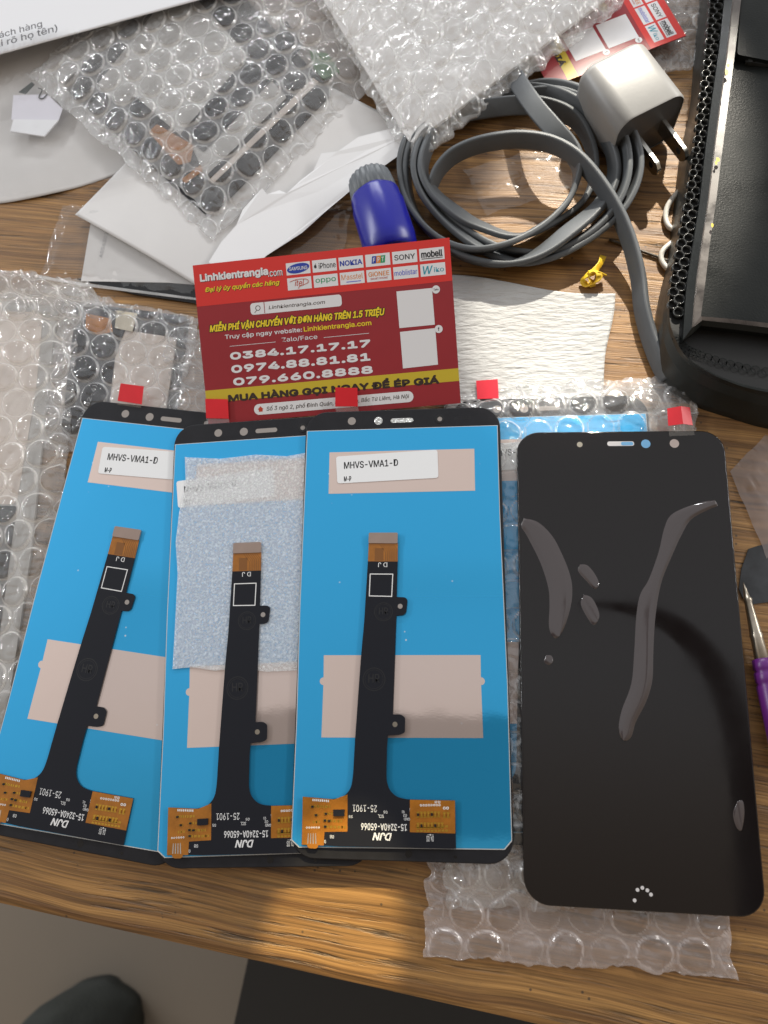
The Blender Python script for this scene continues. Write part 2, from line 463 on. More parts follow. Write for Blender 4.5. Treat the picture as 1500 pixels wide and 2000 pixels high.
M['wrap_milky'] = film('crumpled_bubble_film', haze=0.24, edge=0.35, gloss=0.04, rough=0.11, bump=0.8, bscale=230, patch=0.22, hcol=(0.92, 0.92, 0.91))
M['wrap_pink'] = film('tinted_bubble_film', haze=0.22, edge=0.50, gloss=0.02, rough=0.13, bump=0.4, bscale=200, patch=0.15, hcol=(0.84, 0.76, 0.74))
M['bag'] = film('clear_bag_film', haze=0.05, edge=0.15, gloss=0.0, rough=0.08, bump=0.05, bscale=60)
M['bag_frost'] = film('frosted_bag_film', haze=0.42, edge=0.1, gloss=0.0, rough=0.3, bump=0.15, bscale=500, hcol=(0.50, 0.42, 0.40))
M['foam'] = film('foam_film', haze=0.27, edge=0.35, gloss=0.06, rough=0.2, bump=1.0, bscale=1300, hcol=(0.92, 0.93, 0.94), patch=0.42, pscale=1000)  # fine white noise in the haze paints the foam's sparkle
M['paper'] = pbr('white_paper', (0.76, 0.77, 0.80), 0.7, bump=0.15, bscale=900, bdist=0.00005)
M['paper_grey'] = pbr('grey_paper', (0.60, 0.585, 0.575), 0.75, vary=0.06, vscale=30, bump=0.2, bscale=120)
M['paper_bond'] = pbr('worn_paper', (0.66, 0.65, 0.645), 0.75, vary=0.05, vscale=25, bump=0.25, bscale=60)
M['paper_torn'] = pbr('torn_white_paper', (0.78, 0.78, 0.79), 0.65, bump=0.4, bscale=70)
M['tape_note'] = pbr('pale_note_paper', (0.66, 0.65, 0.72), 0.7)
M['marker'] = pbr('black_marker', (0.03, 0.04, 0.035), 0.7)
M['pen'] = pbr('pen_ink', (0.08, 0.08, 0.09), 0.6)
M['card_dark'] = pbr('card_dark_red', (0.30, 0.022, 0.03), 0.32, vary=0.06, vscale=40)
M['card_red'] = pbr('card_bright_red', (0.66, 0.035, 0.028), 0.32)
M['card_gold'] = pbr('card_gold_band', (0.56, 0.42, 0.03), 0.35)
M['card_white'] = pbr('card_white', (0.74, 0.74, 0.76), 0.35)
M['card_yellow'] = pbr('card_yellow', (0.82, 0.62, 0.02), 0.4)
M['card_outline'] = pbr('card_text_shadow', (0.035, 0.02, 0.015), 0.4)
M['print_blue'] = pbr('print_blue', (0.02, 0.05, 0.36), 0.4)
M['print_lilac'] = pbr('print_lilac_blue', (0.12, 0.14, 0.60), 0.4)
M['print_green'] = pbr('print_green', (0.02, 0.30, 0.12), 0.4)
M['print_red'] = pbr('print_red', (0.52, 0.06, 0.03), 0.4)
M['print_orange'] = pbr('print_orange', (0.70, 0.22, 0.03), 0.4)
M['print_teal'] = pbr('print_teal', (0.03, 0.30, 0.40), 0.4)
M['cable'] = pbr('grey_rubber_cable', (0.075, 0.082, 0.089), 0.52, vary=0.10, vscale=60, bump=0.1, bscale=300)
M['silver'] = pbr('satin_silver_paint', (0.25, 0.248, 0.244), 0.4, metal=0.08, vary=0.05, vscale=90, bump=0.08, bscale=700)
M['charger_end'] = pbr('dark_grey_plastic', (0.075, 0.075, 0.078), 0.5, vary=0.1)
M['blade'] = pbr('nickel_blade', (0.62, 0.60, 0.55), 0.25, metal=1.0)
M['tissue'] = pbr('creped_white_foam', (0.46, 0.46, 0.455), 0.8, bump=1.0, bscale=330, bdist=0.0009, stretch=(0.55, 1.9, 1))
M['blue_cap'] = pbr('blue_plastic', (0.010, 0.012, 0.30), 0.28, spec=0.5)
M['grey_cap'] = pbr('grey_ribbed_plastic', (0.13, 0.145, 0.16), 0.4)
M['case'] = pbr('black_plastic_case', (0.018, 0.020, 0.019), 0.38, spec=0.3, vary=0.3, vscale=40, bump=0.25, bscale=900, rvary=0.1, bdist=0.0001)
M['case_matt'] = pbr('black_textured_plastic', (0.009, 0.0105, 0.0100), 0.42, spec=0.2, vary=0.25, vscale=35, bump=0.5, bscale=1400, rvary=0.12, bdist=0.00015)
M['case_hole'] = pbr('black_recess', (0.004, 0.004, 0.004), 0.6)
M['case_worn'] = pbr('worn_black_edge', (0.075, 0.062, 0.055), 0.32, vary=0.6, vscale=110, rvary=0.1)
M['case_rim'] = pbr('glossy_black_rim', (0.03, 0.031, 0.031), 0.25)
M['yellow'] = pbr('yellow_scrap', (0.80, 0.52, 0.03), 0.5)
M['wire_white'] = pbr('white_wire', (0.66, 0.64, 0.60), 0.45)
M['wire_dark'] = pbr('thin_dark_wire', (0.06, 0.045, 0.03), 0.45)
M['steel'] = pbr('tool_steel', (0.42, 0.37, 0.30), 0.32, metal=0.9, vary=0.25, vscale=200)
M['purple'] = pbr('purple_grip', (0.11, 0.015, 0.16), 0.35)
M['navy_sheet'] = pbr('scratched_navy_sheet', (0.03, 0.033, 0.038), 0.4, vary=0.7, vscale=110)
M['floor'] = pbr('beige_floor_tile', (0.23, 0.192, 0.15), 0.45, vary=0.04, vscale=6)
M['charcoal'] = pbr('charcoal_cloth', (0.060, 0.066, 0.060), 0.9, vary=0.25, vscale=15, bump=0.6, bscale=300, bdist=0.002)
M['blackbox'] = pbr('black_cabinet_side', (0.012, 0.012, 0.012), 0.5)
M['lcd_grey'] = pbr('grey_reflector_back', (0.40, 0.39, 0.375), 0.35, metal=0.2)
M['lcd_beige'] = pbr('beige_reflector_back', (0.60, 0.53, 0.48), 0.35, metal=0.2)
M['tape_beige'] = pbr('beige_tape', (0.52, 0.47, 0.37), 0.6)
M['green_scrap'] = pbr('green_solder_mask', (0.06, 0.13, 0.05), 0.4)
M['grey_print'] = pbr('grey_print', (0.32, 0.32, 0.33), 0.6)

# ------------------------------------------------------------------ the setting
tb = MB()
eL, eR = np.array(at(0, 1772)), np.array(at(1000, 1998))
dv = (eR - eL) / np.linalg.norm(eR - eL)
nv = np.array([-dv[1], dv[0]])
A, B = eL - dv * 500, eR + dv * 500
rings = []
for z, ins in ((-22, 2.5), (-19, 0), (-4, 0), (-1.2, 0.9), (0, 3.2)):
    rings.append([(*(A + nv * ins), z), (*(B + nv * ins), z), (*(B + nv * 1100), z), (*(A + nv * 1100), z)])
tb.loops(rings, 0, False)
o = tb.build('wooden_table', M['wood'], recalc=True); tag(o, 'worn brown wooden table top with dark grain and a rounded front edge', None, kind='structure')
fl = MB(); fl.flat([(-2500, -2500), (2500, -2500), (2500, 2500), (-2500, 2500)], -720)
o = fl.build('floor', M['floor']); tag(o, 'plain grey beige floor below the table edge', None, kind='structure')

# black cabinet standing on the floor
cb = MB()
p1, p2 = at(492, 1855, -420), at(448, 2060, -420)
dd = np.array(p2) - np.array(p1); dd /= np.linalg.norm(dd); pp = np.array([-dd[1], dd[0]])
q = np.array(p1) - dd * 250
quad = [tuple(q), tuple(q + dd * 500), tuple(q + dd * 500 + pp * 620), tuple(q + pp * 620)]
cb.prism(quad, -719, -420)
cab = thing('black_cabinet', 'black straight-sided cabinet standing on the floor below the table edge', 'cabinet')
cb.build('cabinet_body', M['blackbox'], cab, recalc=True)
lid = MB(); lid.prism([tuple(np.array(p) * 1.0 + (np.array(quad[0]) * 0)) for p in fillet(quad, 6)], -419, -412)
lid.build('cabinet_lid', M['blackbox'], cab, recalc=True)

# soft charcoal bundle on the floor
sb = MB()
ctr = at(82, 2085, -600); rings = []
for k in range(15):
    t = k / 14; z = -719 + 175 * math.sin(t * math.pi / 2); r = 52 * math.cos(t * math.pi / 2) ** 0.55 + 0.5
    ring = []
    for i in range(40):
        a = 2 * math.pi * i / 40
        w = 1 + 0.16 * fbm(np.array(math.cos(a) * 1.6 + 5), np.array(math.sin(a) * 1.6 + t * 2.2), 3)
        ring.append((ctr[0] + r * 1.15 * w * math.cos(a) + 4, ctr[1] + r * 0.95 * w * math.sin(a), z))
    rings.append(ring)
sb.loops(rings, 0, True)
for i in range(3):
    P = [(ctr[0] - 62 + 5 * i, ctr[1] - 30 + 12 * i, -650 + 12 * i), (ctr[0] - 34, ctr[1] + 8 + 8 * i, -580 + 8 * i), (ctr[0] + 5, ctr[1] + 2 + 8 * i, -556 + 4 * i), (ctr[0] + 34, ctr[1] - 26 + 6 * i, -590)]
    sb.tube(catmull(P, 8), 8, 0, 10)
o = sb.build('cloth_bundle', M['charcoal'], recalc=False); tag(o, 'soft charcoal grey rounded cloth bundle on the floor beside the black cabinet', 'cloth')

# ------------------------------------------------------------------ phone display panels
PW, PL, PT = 72.0, 154.7, 1.6
P3C = [(597, 810), (976, 790.5), (1006, 1693), (566, 1671.5)]
L3 = homography(P3C, [(-PW / 2, PL / 2), (PW / 2, PL / 2), (PW / 2, -PL / 2), (-PW / 2, -PL / 2)])
Z2 = lambda x, y: L3(560 + .30667 * x, 740 + .30667 * y)
Z3 = lambda x, y: L3(560 + .30667 * x, 1000 + .30667 * y)
Z4 = lambda x, y: L3(560 + .30667 * x, 1340 + .30667 * y)
SC = .30667 * PW / 410.0


def back_panel(name, label, group, loc, rot, flex_lift=0.35, sticker_shift=(0, 0, 0), foil=False, code=True, sticker=True):
    t = thing(name, label, 'phone display', loc, (0, 0, rot), group)
    g = MB(); g.slab(PW, PL, 8.0, 0, PT, 0.35, 0)
    glass = g.build('cover_glass', M['black'], t)
    # openings in the top border
    zt = PT + 0.03
    h = MB(); h.disc(*Z2(408, 278), 28 * SC, zt); h.build('sensor_window', M['sensor'], glass)
    h = MB(); h.disc(*Z2(577, 273), 29 * SC, zt); h.build('sensor_window', M['foil'] if foil else M['sensor'], glass)
    h = MB(); x, y = Z2(727, 267); h.flat([(x + a, y + b) for a, b in rrect(156 * SC, 32 * SC, 16 * SC)], zt); h.build('earpiece_slot', M['foil'] if foil else M['sensor'], glass)
    h = MB(); x, y = Z2(970, 254); h.ring(x, y, 17 * SC, 32 * SC, zt + 0.1, 0); h.disc(x, y, 17 * SC, zt, 1); h.build('camera_window', [M['black_edge'], M['sensor']], glass)
    h = MB(); h.disc(*Z4(770, 1068), 1.1, zt); h.disc(*Z4(1070, 1092), 0.5, zt); h.build('microphone_hole', M['black_edge'], glass)
    if code:
        h = MB(); h.text('XCj-43', Z2(1062, 262), Z2(1170, 232), zt, 0, 0.01); h.build('printed_code', M['flex_mark'], glass)
    # backlight unit: white frame, blue film and the bare patches
    body = [Z2(130, 350), Z2(1340, 292), Z3(1355, 0), Z4(1405, 0), Z4(1432, 990), Z4(1385, 1045), Z4(1075, 1036), Z4(80, 1008), Z4(33, 962), Z4(65, 200), Z3(85, 590)]
    cx = sum(p[0] for p in body) / len(body); cy = sum(p[1] for p in body) / len(body)
    grow = [(x + (0.24 if x > 0 else -0.28), y + (0.22 if y > 0 else -0.28)) for x, y in body]
    w = MB(); w.prism(grow, PT - 0.05, PT + 0.22); w.build('backlight_frame', M['white_frame'], t)
    w = MB(); w.prism(body, PT + 0.1, PT + 0.28); film_o = w.build('backlight_film', M['blue'], t)
    w = MB(); w.flat([Z2(262, 742), Z2(1198, 710), Z2(1193, 442), Z2(268, 480)], PT + 0.31); w.build('bare_patch', M['pink'], film_o)
    w = MB()
    lb, rb = Z3(230, 1077), Z3(1236, 1080)
    tl, tr_, br, bl = Z3(232, 913), Z3(1233, 913), Z4(1250, 335), Z4(217, 323)
    pts = [bl, br]
    pts += [(rb[0] + 24 * SC * math.cos(a), rb[1] + 24 * SC * math.sin(a)) for a in np.linspace(-math.pi / 2, math.pi / 2, 9)]
    pts += [tr_, tl]
    pts += [(lb[0] + 24 * SC * math.cos(a), lb[1] + 24 * SC * math.sin(a)) for a in np.linspace(math.pi / 2, 3 * math.pi / 2, 9)]
    w.flat(pts, PT + 0.31); w.build('bare_patch', M['pink'], film_o)
    # flex cable with its connector, tabs and printed boards
    zf = PT + 0.28 + flex_lift
    outline = [Z3(513, 322), Z3(490, 700), Z3(470, 920), Z4(456, 0), Z4(432, 340), Z4(420, 560), Z4(408, 640), Z4(370, 690), Z4(300, 712),
               Z4(105, 692), Z4(98, 995), Z4(240, 1000), Z4(330, 1008), Z4(1075, 1036), Z4(1068, 728), Z4(760, 718), Z4(690, 700), Z4(645, 650), Z4(630, 590), Z4(634, 400), Z4(640, 312),
               Z4(712, 310), Z4(748, 296), Z4(750, 200), Z4(722, 180), Z4(672, 180), Z3(685, 920), Z3(694, 664), Z3(738, 662), Z3(756, 645), Z3(765, 562), Z3(748, 548), Z3(696, 546), Z3(702, 322)]
    rad = [0] * len(outline)
    for i in (5, 6, 7, 8, 15, 16, 17, 18): rad[i] = 3
    for i in (21, 22, 23, 24, 28, 29, 30, 31): rad[i] = .7
    fx = MB(); fx.prism(fillet(outline, rad), zf, zf + 0.22)
    fo = fx.build('flex_cable', M['flex'], t)
    zz = zf + 0.25
    k = MB(); k.prism([Z3(513, 325), Z3(702, 325), Z3(703, 205), Z3(518, 205)], zf - .02, zf + 0.2, 0)
    k.flat([Z3(555, 318), Z3(612, 318), Z3(612, 238), Z3(558, 238)], zf + 0.22, 1)
    for i in range(7):
        x0 = 622 + i * 12
        k.flat([Z3(x0, 320), Z3(x0 + 5, 320), Z3(x0 + 5, 262 - i * 3), Z3(x0, 262 - i * 3)], zf + 0.22, 1)
        k.flat([Z3(x0, 262 - i * 3), Z3(x0 + 5, 262 - i * 3), Z3(x0 - 30 + i * 2, 215), Z3(x0 - 35 + i * 2, 215)], zf + 0.22, 1)
    k.build('connector_tail', [M['amber'], M['amber_dark']], fo)
    k = MB(); k.prism(fillet([Z3(517, 208), Z3(701, 208), Z3(703, 140), Z3(520, 142)], .5), zf - .1, zf + 0.55); k.build('connector_stiffener', M['stiffener'], fo)
    # white outline square, stamps, lettering
    p = MB()
    sq = [Z3(522, 540), Z3(664, 543), Z3(671, 402), Z3(528, 402)]
    for i in range(4):
        a, b_ = np.array(sq[i]), np.array(sq[(i + 1) % 4]); d = (b_ - a) / np.linalg.norm(b_ - a); n_ = np.array([-d[1], d[0]]) * .16
        p.flat([tuple(a - n_ - d * .16), tuple(b_ - n_ + d * .16), tuple(b_ + n_ + d * .16), tuple(a + n_ - d * .16)], zz + 0.006 * i, 0)
    for (q_, r_) in ((Z3(612, 640), 60), (Z3(552, 1066), 72)):
        st_ = MB(); st_.ring(*q_, r_ * SC * .93, r_ * SC, zz, 0); st_.ring(*q_, r_ * SC * .78, r_ * SC * .82, zz, 0)
        st_.text('HR', (q_[0] - r_ * SC * .5, q_[1] - r_ * SC * .3), (q_[0] + r_ * SC * .5, q_[1] + r_ * SC * .45), zz, 0, .02); st_.build('ink_stamp', M['flex_mark'], fo)

    def fl(s, x0, y1, x1, y0, bold=0.01, sh=0.0): p.text(s, Z4(x0, y1), Z4(x1, y0), zz, 0, bold, sh, rot180=True)
    p.text('D J', Z3(578, 358), Z3(636, 328), zz, 0, .015, 0, rot180=True)
    fl('25-1901', 418, 790, 570, 752, 0.0); fl('15-3240A-65066', 470, 906, 760, 874, .02); fl('DJN', 542, 972, 665, 928, .05, .25)
    fl('05', 612, 804, 637, 788); fl('SCL', 578, 832, 614, 812); fl('01', 728, 804, 746, 788); fl('02', 738, 828, 760, 810); fl('GND', 742, 850, 780, 834); fl('SS', 393, 830, 417, 814)
    fl('08', 274, 956, 300, 936); fl('09', 226, 985, 250, 966); fl('D4', 912, 985, 930, 950); fl('D3', 886, 985, 904, 950); fl('+', 890, 948, 930, 940); fl('03', 778, 792, 796, 774)
    p.build('printed_text', [M['silk'], M['flex_mark']], fo)
    # amber boards
    d = MB()
    d.prism([Z4(104, 692), Z4(300, 712), Z4(385, 682), Z4(385, 915), Z4(240, 915), Z4(236, 1000), Z4(98, 992)], zf - .02, zz + .02, 0)
    r2 = random.Random(3)
    dz = zz + .05
    for (x, y) in [(165, 755), (188, 753), (210, 755), (240, 757), (264, 756), (188, 808), (250, 800), (278, 800), (244, 842), (270, 845), (292, 845), (316, 848), (338, 848), (200, 850), (180, 852), (246, 880), (270, 884), (294, 884), (318, 886), (342, 886), (360, 886)]:
        for sx in (-1, 1): d.flat([(Z4(x, y)[0] + sx * .42 + a, Z4(x, y)[1] + b_) for a, b_ in ((-.22, -.38), (.22, -.38), (.22, .38), (-.22, .38))], dz, 1)
        if r2.random() < .35: d.box((*Z4(x, y), zz + .03), .8, .55, .35, 2)
    for i in range(9):
        d.flat([Z4(165 + i * 12, 720 + i), Z4(172 + i * 12, 720 + i), Z4(172 + i * 12, 706 + i), Z4(165 + i * 12, 706 + i)], dz, 3)
    d.prism([Z4(298, 815), Z4(366, 815), Z4(368, 775), Z4(298, 775)], zz, zz + .75, 2)
    for i in range(4):
        d.flat([Z4(132 + i * 17, 990), Z4(139 + i * 17, 990), Z4(142 + i * 15, 922), Z4(137 + i * 15, 922)], dz, 4)
    for i in range(6): d.ring(*Z4(130 + i * 15, 886), .14, .3, dz, 3, 10)
    d.build('amber_board', [M['amber'], M['gold'], M['flex'], M['silk'], M['solder']], fo)
    # small amber tongue over the frame
    d = MB(); d.prism(fillet([Z4(125, 985), Z4(205, 990), Z4(195, 1018), Z4(140, 1016)], .8), zz - .1, zz + .12); d.build('amber_tongue', M['amber'], fo)
    d = MB()
    d.prism([Z4(780, 720), Z4(1068, 729), Z4(1070, 938), Z4(780, 925)], zf - .02, zz + .02, 0)
    for row, (y, n_, x0, st) in enumerate(((815, 7, 832, 22), (885, 8, 832, 22), (820, 2, 1000, 24), (905, 9, 830, 23))):
        for i in range(n_):
            x = x0 + i * st
            for sy in (-1, 1): d.flat([(Z4(x, y)[0] + a, Z4(x, y)[1] + sy * .62 + b_) for a, b_ in ((-.42, -.3), (.42, -.3), (.42, .3), (-.42, .3))], dz, 1)
            if row < 3: d.box((*Z4(x, y), zz + .03), .55, .85, .3, 2 if (i * 7 + row) % 4 == 0 else 1)
    for i in range(8):
        d.ring(*Z4(850 + i * 17, 756), .18, .36, dz, 3, 10)
    for i in range(2): d.ring(*Z4(1000 + i * 20, 776), .22, .45, dz, 3, 12)
    d.text('88', Z4(938, 745), Z4(975, 730), dz, 3, .02, 0, True)
    d.build('amber_board', [M['amber'], M['gold'], M['flex'], M['silk'], M['solder']], fo)
    # tab holes
    for (x, y, r_) in ((*Z3(718, 605), .85), (*Z4(685, 243), .85)):
        d = MB(); d.disc(x, y, r_, zz + .005, 0); d.build('tab_hole', M['sensor'] if y > 0 else M['steel'], fo)
    if sticker:
        s = MB(); sxx, syy, srr = sticker_shift
        c0 = (np.array(Z2(315, 500)) + np.array(Z2(960, 632))) / 2
        s.prism(fillet([Z2(318, 677), Z2(962, 632), Z2(955, 452), Z2(309, 507)], 1.1), PT + 0.34, PT + 0.48, 0)
        ang = math.atan2(*(np.array(Z2(962, 632)) - np.array(Z2(318, 677)))[::-1])
        vs0 = len(s.v)
        # lettering laid along the sticker's own tilt
        def along(txt, x0, yb, wpx, hpx, bold):
            bl = np.array(Z2(x0, yb)); n0 = len(s.v)
            s.text(txt, (0, 0), (wpx * SC, hpx * SC), PT + 0.5, 1, bold)
            ca, sa = math.cos(ang), math.sin(ang)
            for i in range(n0, len(s.v)):
                x, y, z = s.v[i]; s.v[i] = (bl[0] + x * ca - y * sa, bl[1] + x * sa + y * ca, z)
        along('MHVS-VMA1-D', 360, 585, 370, 50, .03); along('M-P', 360, 664, 50, 36, .04)
        s.build('sticker', [M['sticker'], M['ink']], t, (sxx, syy, 0), (0, 0, srr))
    return t


def pull_tab(panel, px_quad, zs, mat, film_px=None, film_z=None, crease=False):
    """Red grip square on a strip of clear film; corners given on the photo, heights in mm."""
    mb = MB()
    pts = [at3(x, y, z) for (x, y), z in zip(px_quad, zs)]
    inv = panel.matrix_basis.inverted()
    loc = lambda p: tuple(np.array(inv @ (Vector(p) * MM)) / MM)
    up = np.array([0, 0, .18])
    if crease:
        a, b_ = np.array(pts[0]) * .45 + np.array(pts[1]) * .55 + np.array([0, 0, 1.6]), np.array(pts[3]) * .45 + np.array(pts[2]) * .55 + np.array([0, 0, 1.6])
        quads = [[pts[0], a, b_, pts[3]], [a, pts[1], pts[2], b_]]
    else:
        quads = [pts]
    for q_ in quads:
        lo = [loc(p) for p in q_]; hi = [loc(np.array(p) + up) for p in q_]
        mb.add(lo + hi, [(3, 2, 1, 0), (4, 5, 6, 7), (0, 1, 5, 4), (1, 2, 6, 5), (2, 3, 7, 6), (3, 0, 4, 7)], 0)
    t = mb.build('pull_tab', mat, panel)
    if film_px:
        f = MB(); q_ = [loc(at3(x, y, z)) for (x, y), z in zip(film_px, film_z)]
        f.add(q_, [(0, 1, 2, 3)]); f.build('clear_strip', M['clear_tab'], t)
    return t


GP = 'display panels lying face down in a row'
zP1, zP2, zP3 = 3.05, 4.72, 6.38


def pose(TL, rot, z, kx=1.0, ky=1.0):
    """centre of a panel whose upper left corner is seen at TL"""
    x, y = at(*TL, z + PT)
    c, s = math.cos(rot), math.sin(rot)
    return (x + PW * kx / 2 * c + PL * ky / 2 * s, y + PW * kx / 2 * s - PL * ky / 2 * c, z)


panel_c = back_panel('display_panel', 'face down phone display topmost in the row, crinkled foil in its earpiece slot', GP, (-20.3, 27.1, zP3), -0.008, foil=True, flex_lift=0.8)
panel_b = back_panel('display_panel', 'face down phone display in mid row, partly covered by a white foam sheet', GP, pose((341, 832), 0.033, zP2, 1, 1.012), 0.033, flex_lift=0.75, sticker_shift=(-8.3, -3.5, .03), code=False)
panel_a = back_panel('display_panel', 'tilted face down phone display lowest in the row, next to bubble wrapped panels', GP, pose((168, 780), -0.150, zP1, 1.02, 1.042), -0.150, code=False)
panel_a.scale = (1.02, 1.042, 1); panel_b.scale = (1, 1.012, 1)
bpy.context.view_layer.update()
pull_tab(panel_c, [(655, 757), (698, 758), (699, 794), (655, 794)], [10.8, 10.8, 8.2, 8.2], M['red_tab'], [(655, 794), (699, 794), (704, 815), (658, 817)], [8.1, 8.1, 7.0, 7.0])
pull_tab(panel_b, [(401, 779), (445, 780), (447, 818), (403, 817)], [8.6, 8.6, 6.2, 6.2], M['red_tab'], [(403, 817), (447, 818), (449, 834), (405, 834)], [6.1, 6.1, 5.5, 5.5])
pull_tab(panel_a, [(236, 749), (281, 755), (277, 790), (230, 783)], [7.5, 7.5, 5.6, 5.6], M['red_tab'], [(230, 783), (277, 790), (274, 802), (228, 796)], [5.5, 5.5, 4.0, 4.0])

# foam sheet lying on the middle panel, under its flex cable
c, s = math.cos(0.033), math.sin(0.033)
fo = MB()
zf_ = zP2 + PT + 0.55
edge = [(361, 893), (430, 896), (500, 888), (560, 891), (600, 884), (622, 884), (600, 1308), (520, 1312), (470, 1304), (420, 1310), (372, 1303), (337, 1307), (343, 1200), (347, 1120), (343, 1060), (350, 1000), (363, 950)]
fo.prism([at(x, y, zf_ + .3) for x, y in edge], zf_, zf_ + .35)
o = fo.build('foam_sheet', M['foam'], recalc=True); tag(o, 'white sparkly translucent foam sheet lying over the middle blue display', 'foam sheet')

# front-facing panel
panel_f = thing('display_panel', 'black glossy phone display face up on bubble wrap, air pockets under its film', 'phone display', (55.7, 15.0, 6.38), (0, 0, -0.029))
g = MB(); g.slab(PW, PL + 1, 8.0, 0, PT + .1, 0.5, 0)
fg = g.build('cover_glass', M['glass'], panel_f)
P4C = [(1008, 840), (1413.5, 847), (1498, 1790.5), (1026, 1766)]
L4 = homography(P4C, [(-PW / 2, PL / 2), (PW / 2, PL / 2), (PW / 2, -PL / 2), (-PW / 2, -PL / 2)])
Y1 = lambda x, y: L4(940 + .37333 * x, 700 + .37333 * y)
Y2 = lambda x, y: L4(940 + .37333 * x, 1150 + .37333 * y)
ztf = PT + .13
M['win_warm'] = pbr('window_warm_grey', (0.36, 0.33, 0.27), 0.3)
M['win_pink'] = pbr('window_pinkish', (0.42, 0.35, 0.32), 0.3)
M['win_blue'] = pbr('window_blue', (0.16, 0.38, 0.62), 0.3)
M['win_slot'] = pbr('slot_pale', (0.62, 0.60, 0.60), 0.3)
for (q_, r_, mt) in ((Y1(517, 443), 1.0, 'win_warm'), (Y1(863, 448), 1.6, 'win_blue'), (Y1(1012, 450), 1.6, 'win_pink')):
    h = MB(); h.disc(*q_, r_, ztf); h.build('sensor_window', M[mt], fg)
h = MB(); x, y = Y1(732, 444); h.flat([(x + a, y + b) for a, b in rrect(9.3, 1.7, .8)], ztf); h.flat([(x + 2.2 + a, y + b) for a, b in rrect(4.2, 1.3, .6)], ztf + .03, 1); h.build('earpiece_slot', [M['win_slot'], M['win_blue']], fg)
h = MB()
for (x, y) in ((825, 1578), (850, 1567), (876, 1580), (895, 1602), (810, 1633)): h.disc(*Y2(x, y), .55, ztf)
h.build('dotted_logo', M['win_slot'], fg)


def pocket(pts, mat='air', lift=.35, ridge=None):
    """a shallow pillow of film where air is trapped"""
    P = catmull([*[(*p, 0) for p in pts], (*pts[0], 0)], 5)[:-1]
    c_ = np.mean(P, 0); mb = MB(); rings = []
    ax = np.array([p[:2] for p in P])
    # inset by averaging with the nearest point on the spine
    spine = np.array([(ax[i] + ax[-i - 1]) / 2 for i in range(len(ax) // 2)])
    for k, zl in ((0, 0), (.12, .45), (.3, .8), (.6, 1.0), (.92, 1.02)):
        rr_ = []
        for p in ax:
            j = np.argmin(((spine - p) ** 2).sum(1)); q2 = p + (spine[j] - p) * k
            rr_.append((*q2, ztf + lift * zl * min(1, 3 * k + .0) + .01))
        rings.append(rr_)
    mb.loops(rings, 0, True, False, True)
    return mb


M['air'] = pbr('film_over_air', (0.055, 0.043, 0.043), 0.09, coat=0.9, bump=0.12, bscale=160, bdist=0.0004)  # extra reflection off the air gap put into the base colour
S1 = lambda x, y: Y1(x, y)
pockets = [
    [S1(222, 825), S1(300, 850), S1(375, 925), S1(430, 1030), S1(468, 1130), S1(480, 1210), Y2(470, 100), Y2(430, 220), Y2(390, 258), Y2(358, 200), Y2(360, 80), S1(352, 1190), S1(310, 1060), S1(240, 920), S1(210, 870)],
    [S1(520, 1075), S1(560, 1082), S1(600, 1130), S1(620, 1180), S1(598, 1206), S1(560, 1170), S1(510, 1110)],
    [Y2(540, 30), Y2(580, 45), Y2(612, 100), Y2(622, 150), Y2(596, 190), Y2(565, 160), Y2(525, 80)],
    [S1(1218, 752), S1(1160, 760), S1(1060, 790), S1(990, 830), S1(958, 900), S1(930, 1020), S1(880, 1160), S1(835, 1240), Y2(815, 150), Y2(805, 330), Y2(790, 500), Y2(740, 640), Y2(725, 740), Y2(750, 798), Y2(790, 780), Y2(815, 700), Y2(870, 590), Y2(900, 480), Y2(905, 330), Y2(915, 150), S1(945, 1180), S1(1000, 1040), S1(1050, 930), S1(1100, 850), S1(1190, 800), S1(1236, 780)],
    [Y2(345, 345), Y2(372, 350), Y2(380, 378), Y2(360, 398), Y2(332, 380)],
    [Y2(1340, 1115), Y2(1368, 1115), Y2(1376, 1180), Y2(1362, 1265), Y2(1335, 1250), Y2(1318, 1180)],
]
for i, pk in enumerate(pockets):
    pocket(pk, lift=.42 if i in (0, 3) else .22).build('air_pocket', M['air'], fg, recalc=False)
bpy.context.view_layer.update()
pull_tab(panel_f, [(1303, 798), (1347, 796), (1353, 831), (1305, 832)], [9, 9, 9.2, 9.2], M['red_tab'], [(1305, 832), (1353, 831), (1357, 850), (1307, 852)], [9.1, 9.1, 8.2, 8.2], crease=True)

# panel inside the bubble bag underneath
xR = at(1263, 776, 3)
panel_e = back_panel('display_panel', 'face down phone display sealed in clear bubble wrap behind the black one', None, (xR[0] - PW / 2 - .6, xR[1] - PL / 2 + 1.5, 1.5), -0.01, code=False)
del_me = None
bpy.context.view_layer.update()
pull_tab(panel_e, [(930, 744), (972, 741), (974, 778), (932, 780)], [3.4, 3.4, 3.2, 3.2], M['red_faded'])

# ------------------------------------------------------------------ bubble wrap
FOOT = [(panel_a, zP1, PW, PL), (panel_b, zP2, PW, PL), (panel_c, zP3, PW, PL), (panel_f, 6.38, PW, PL + 1)]
bpy.context.view_layer.update()


def press(X, Y, Z, gap=0.15):
    for (o_, zb, w, l) in FOOT:
        r = o_.rotation_euler[2]; lx, ly = o_.location.x / MM, o_.location.y / MM
        c_, s_ = math.cos(-r), math.sin(-r)
        u = (X - lx) * c_ - (Y - ly) * s_; v = (X - lx) * s_ + (Y - ly) * c_
        d = np.maximum(np.abs(u) - w / 2, np.abs(v) - l / 2)
        lim = zb - gap + np.maximum(d, 0) * 1.2
        Z = np.minimum(Z, lim)
    return Z


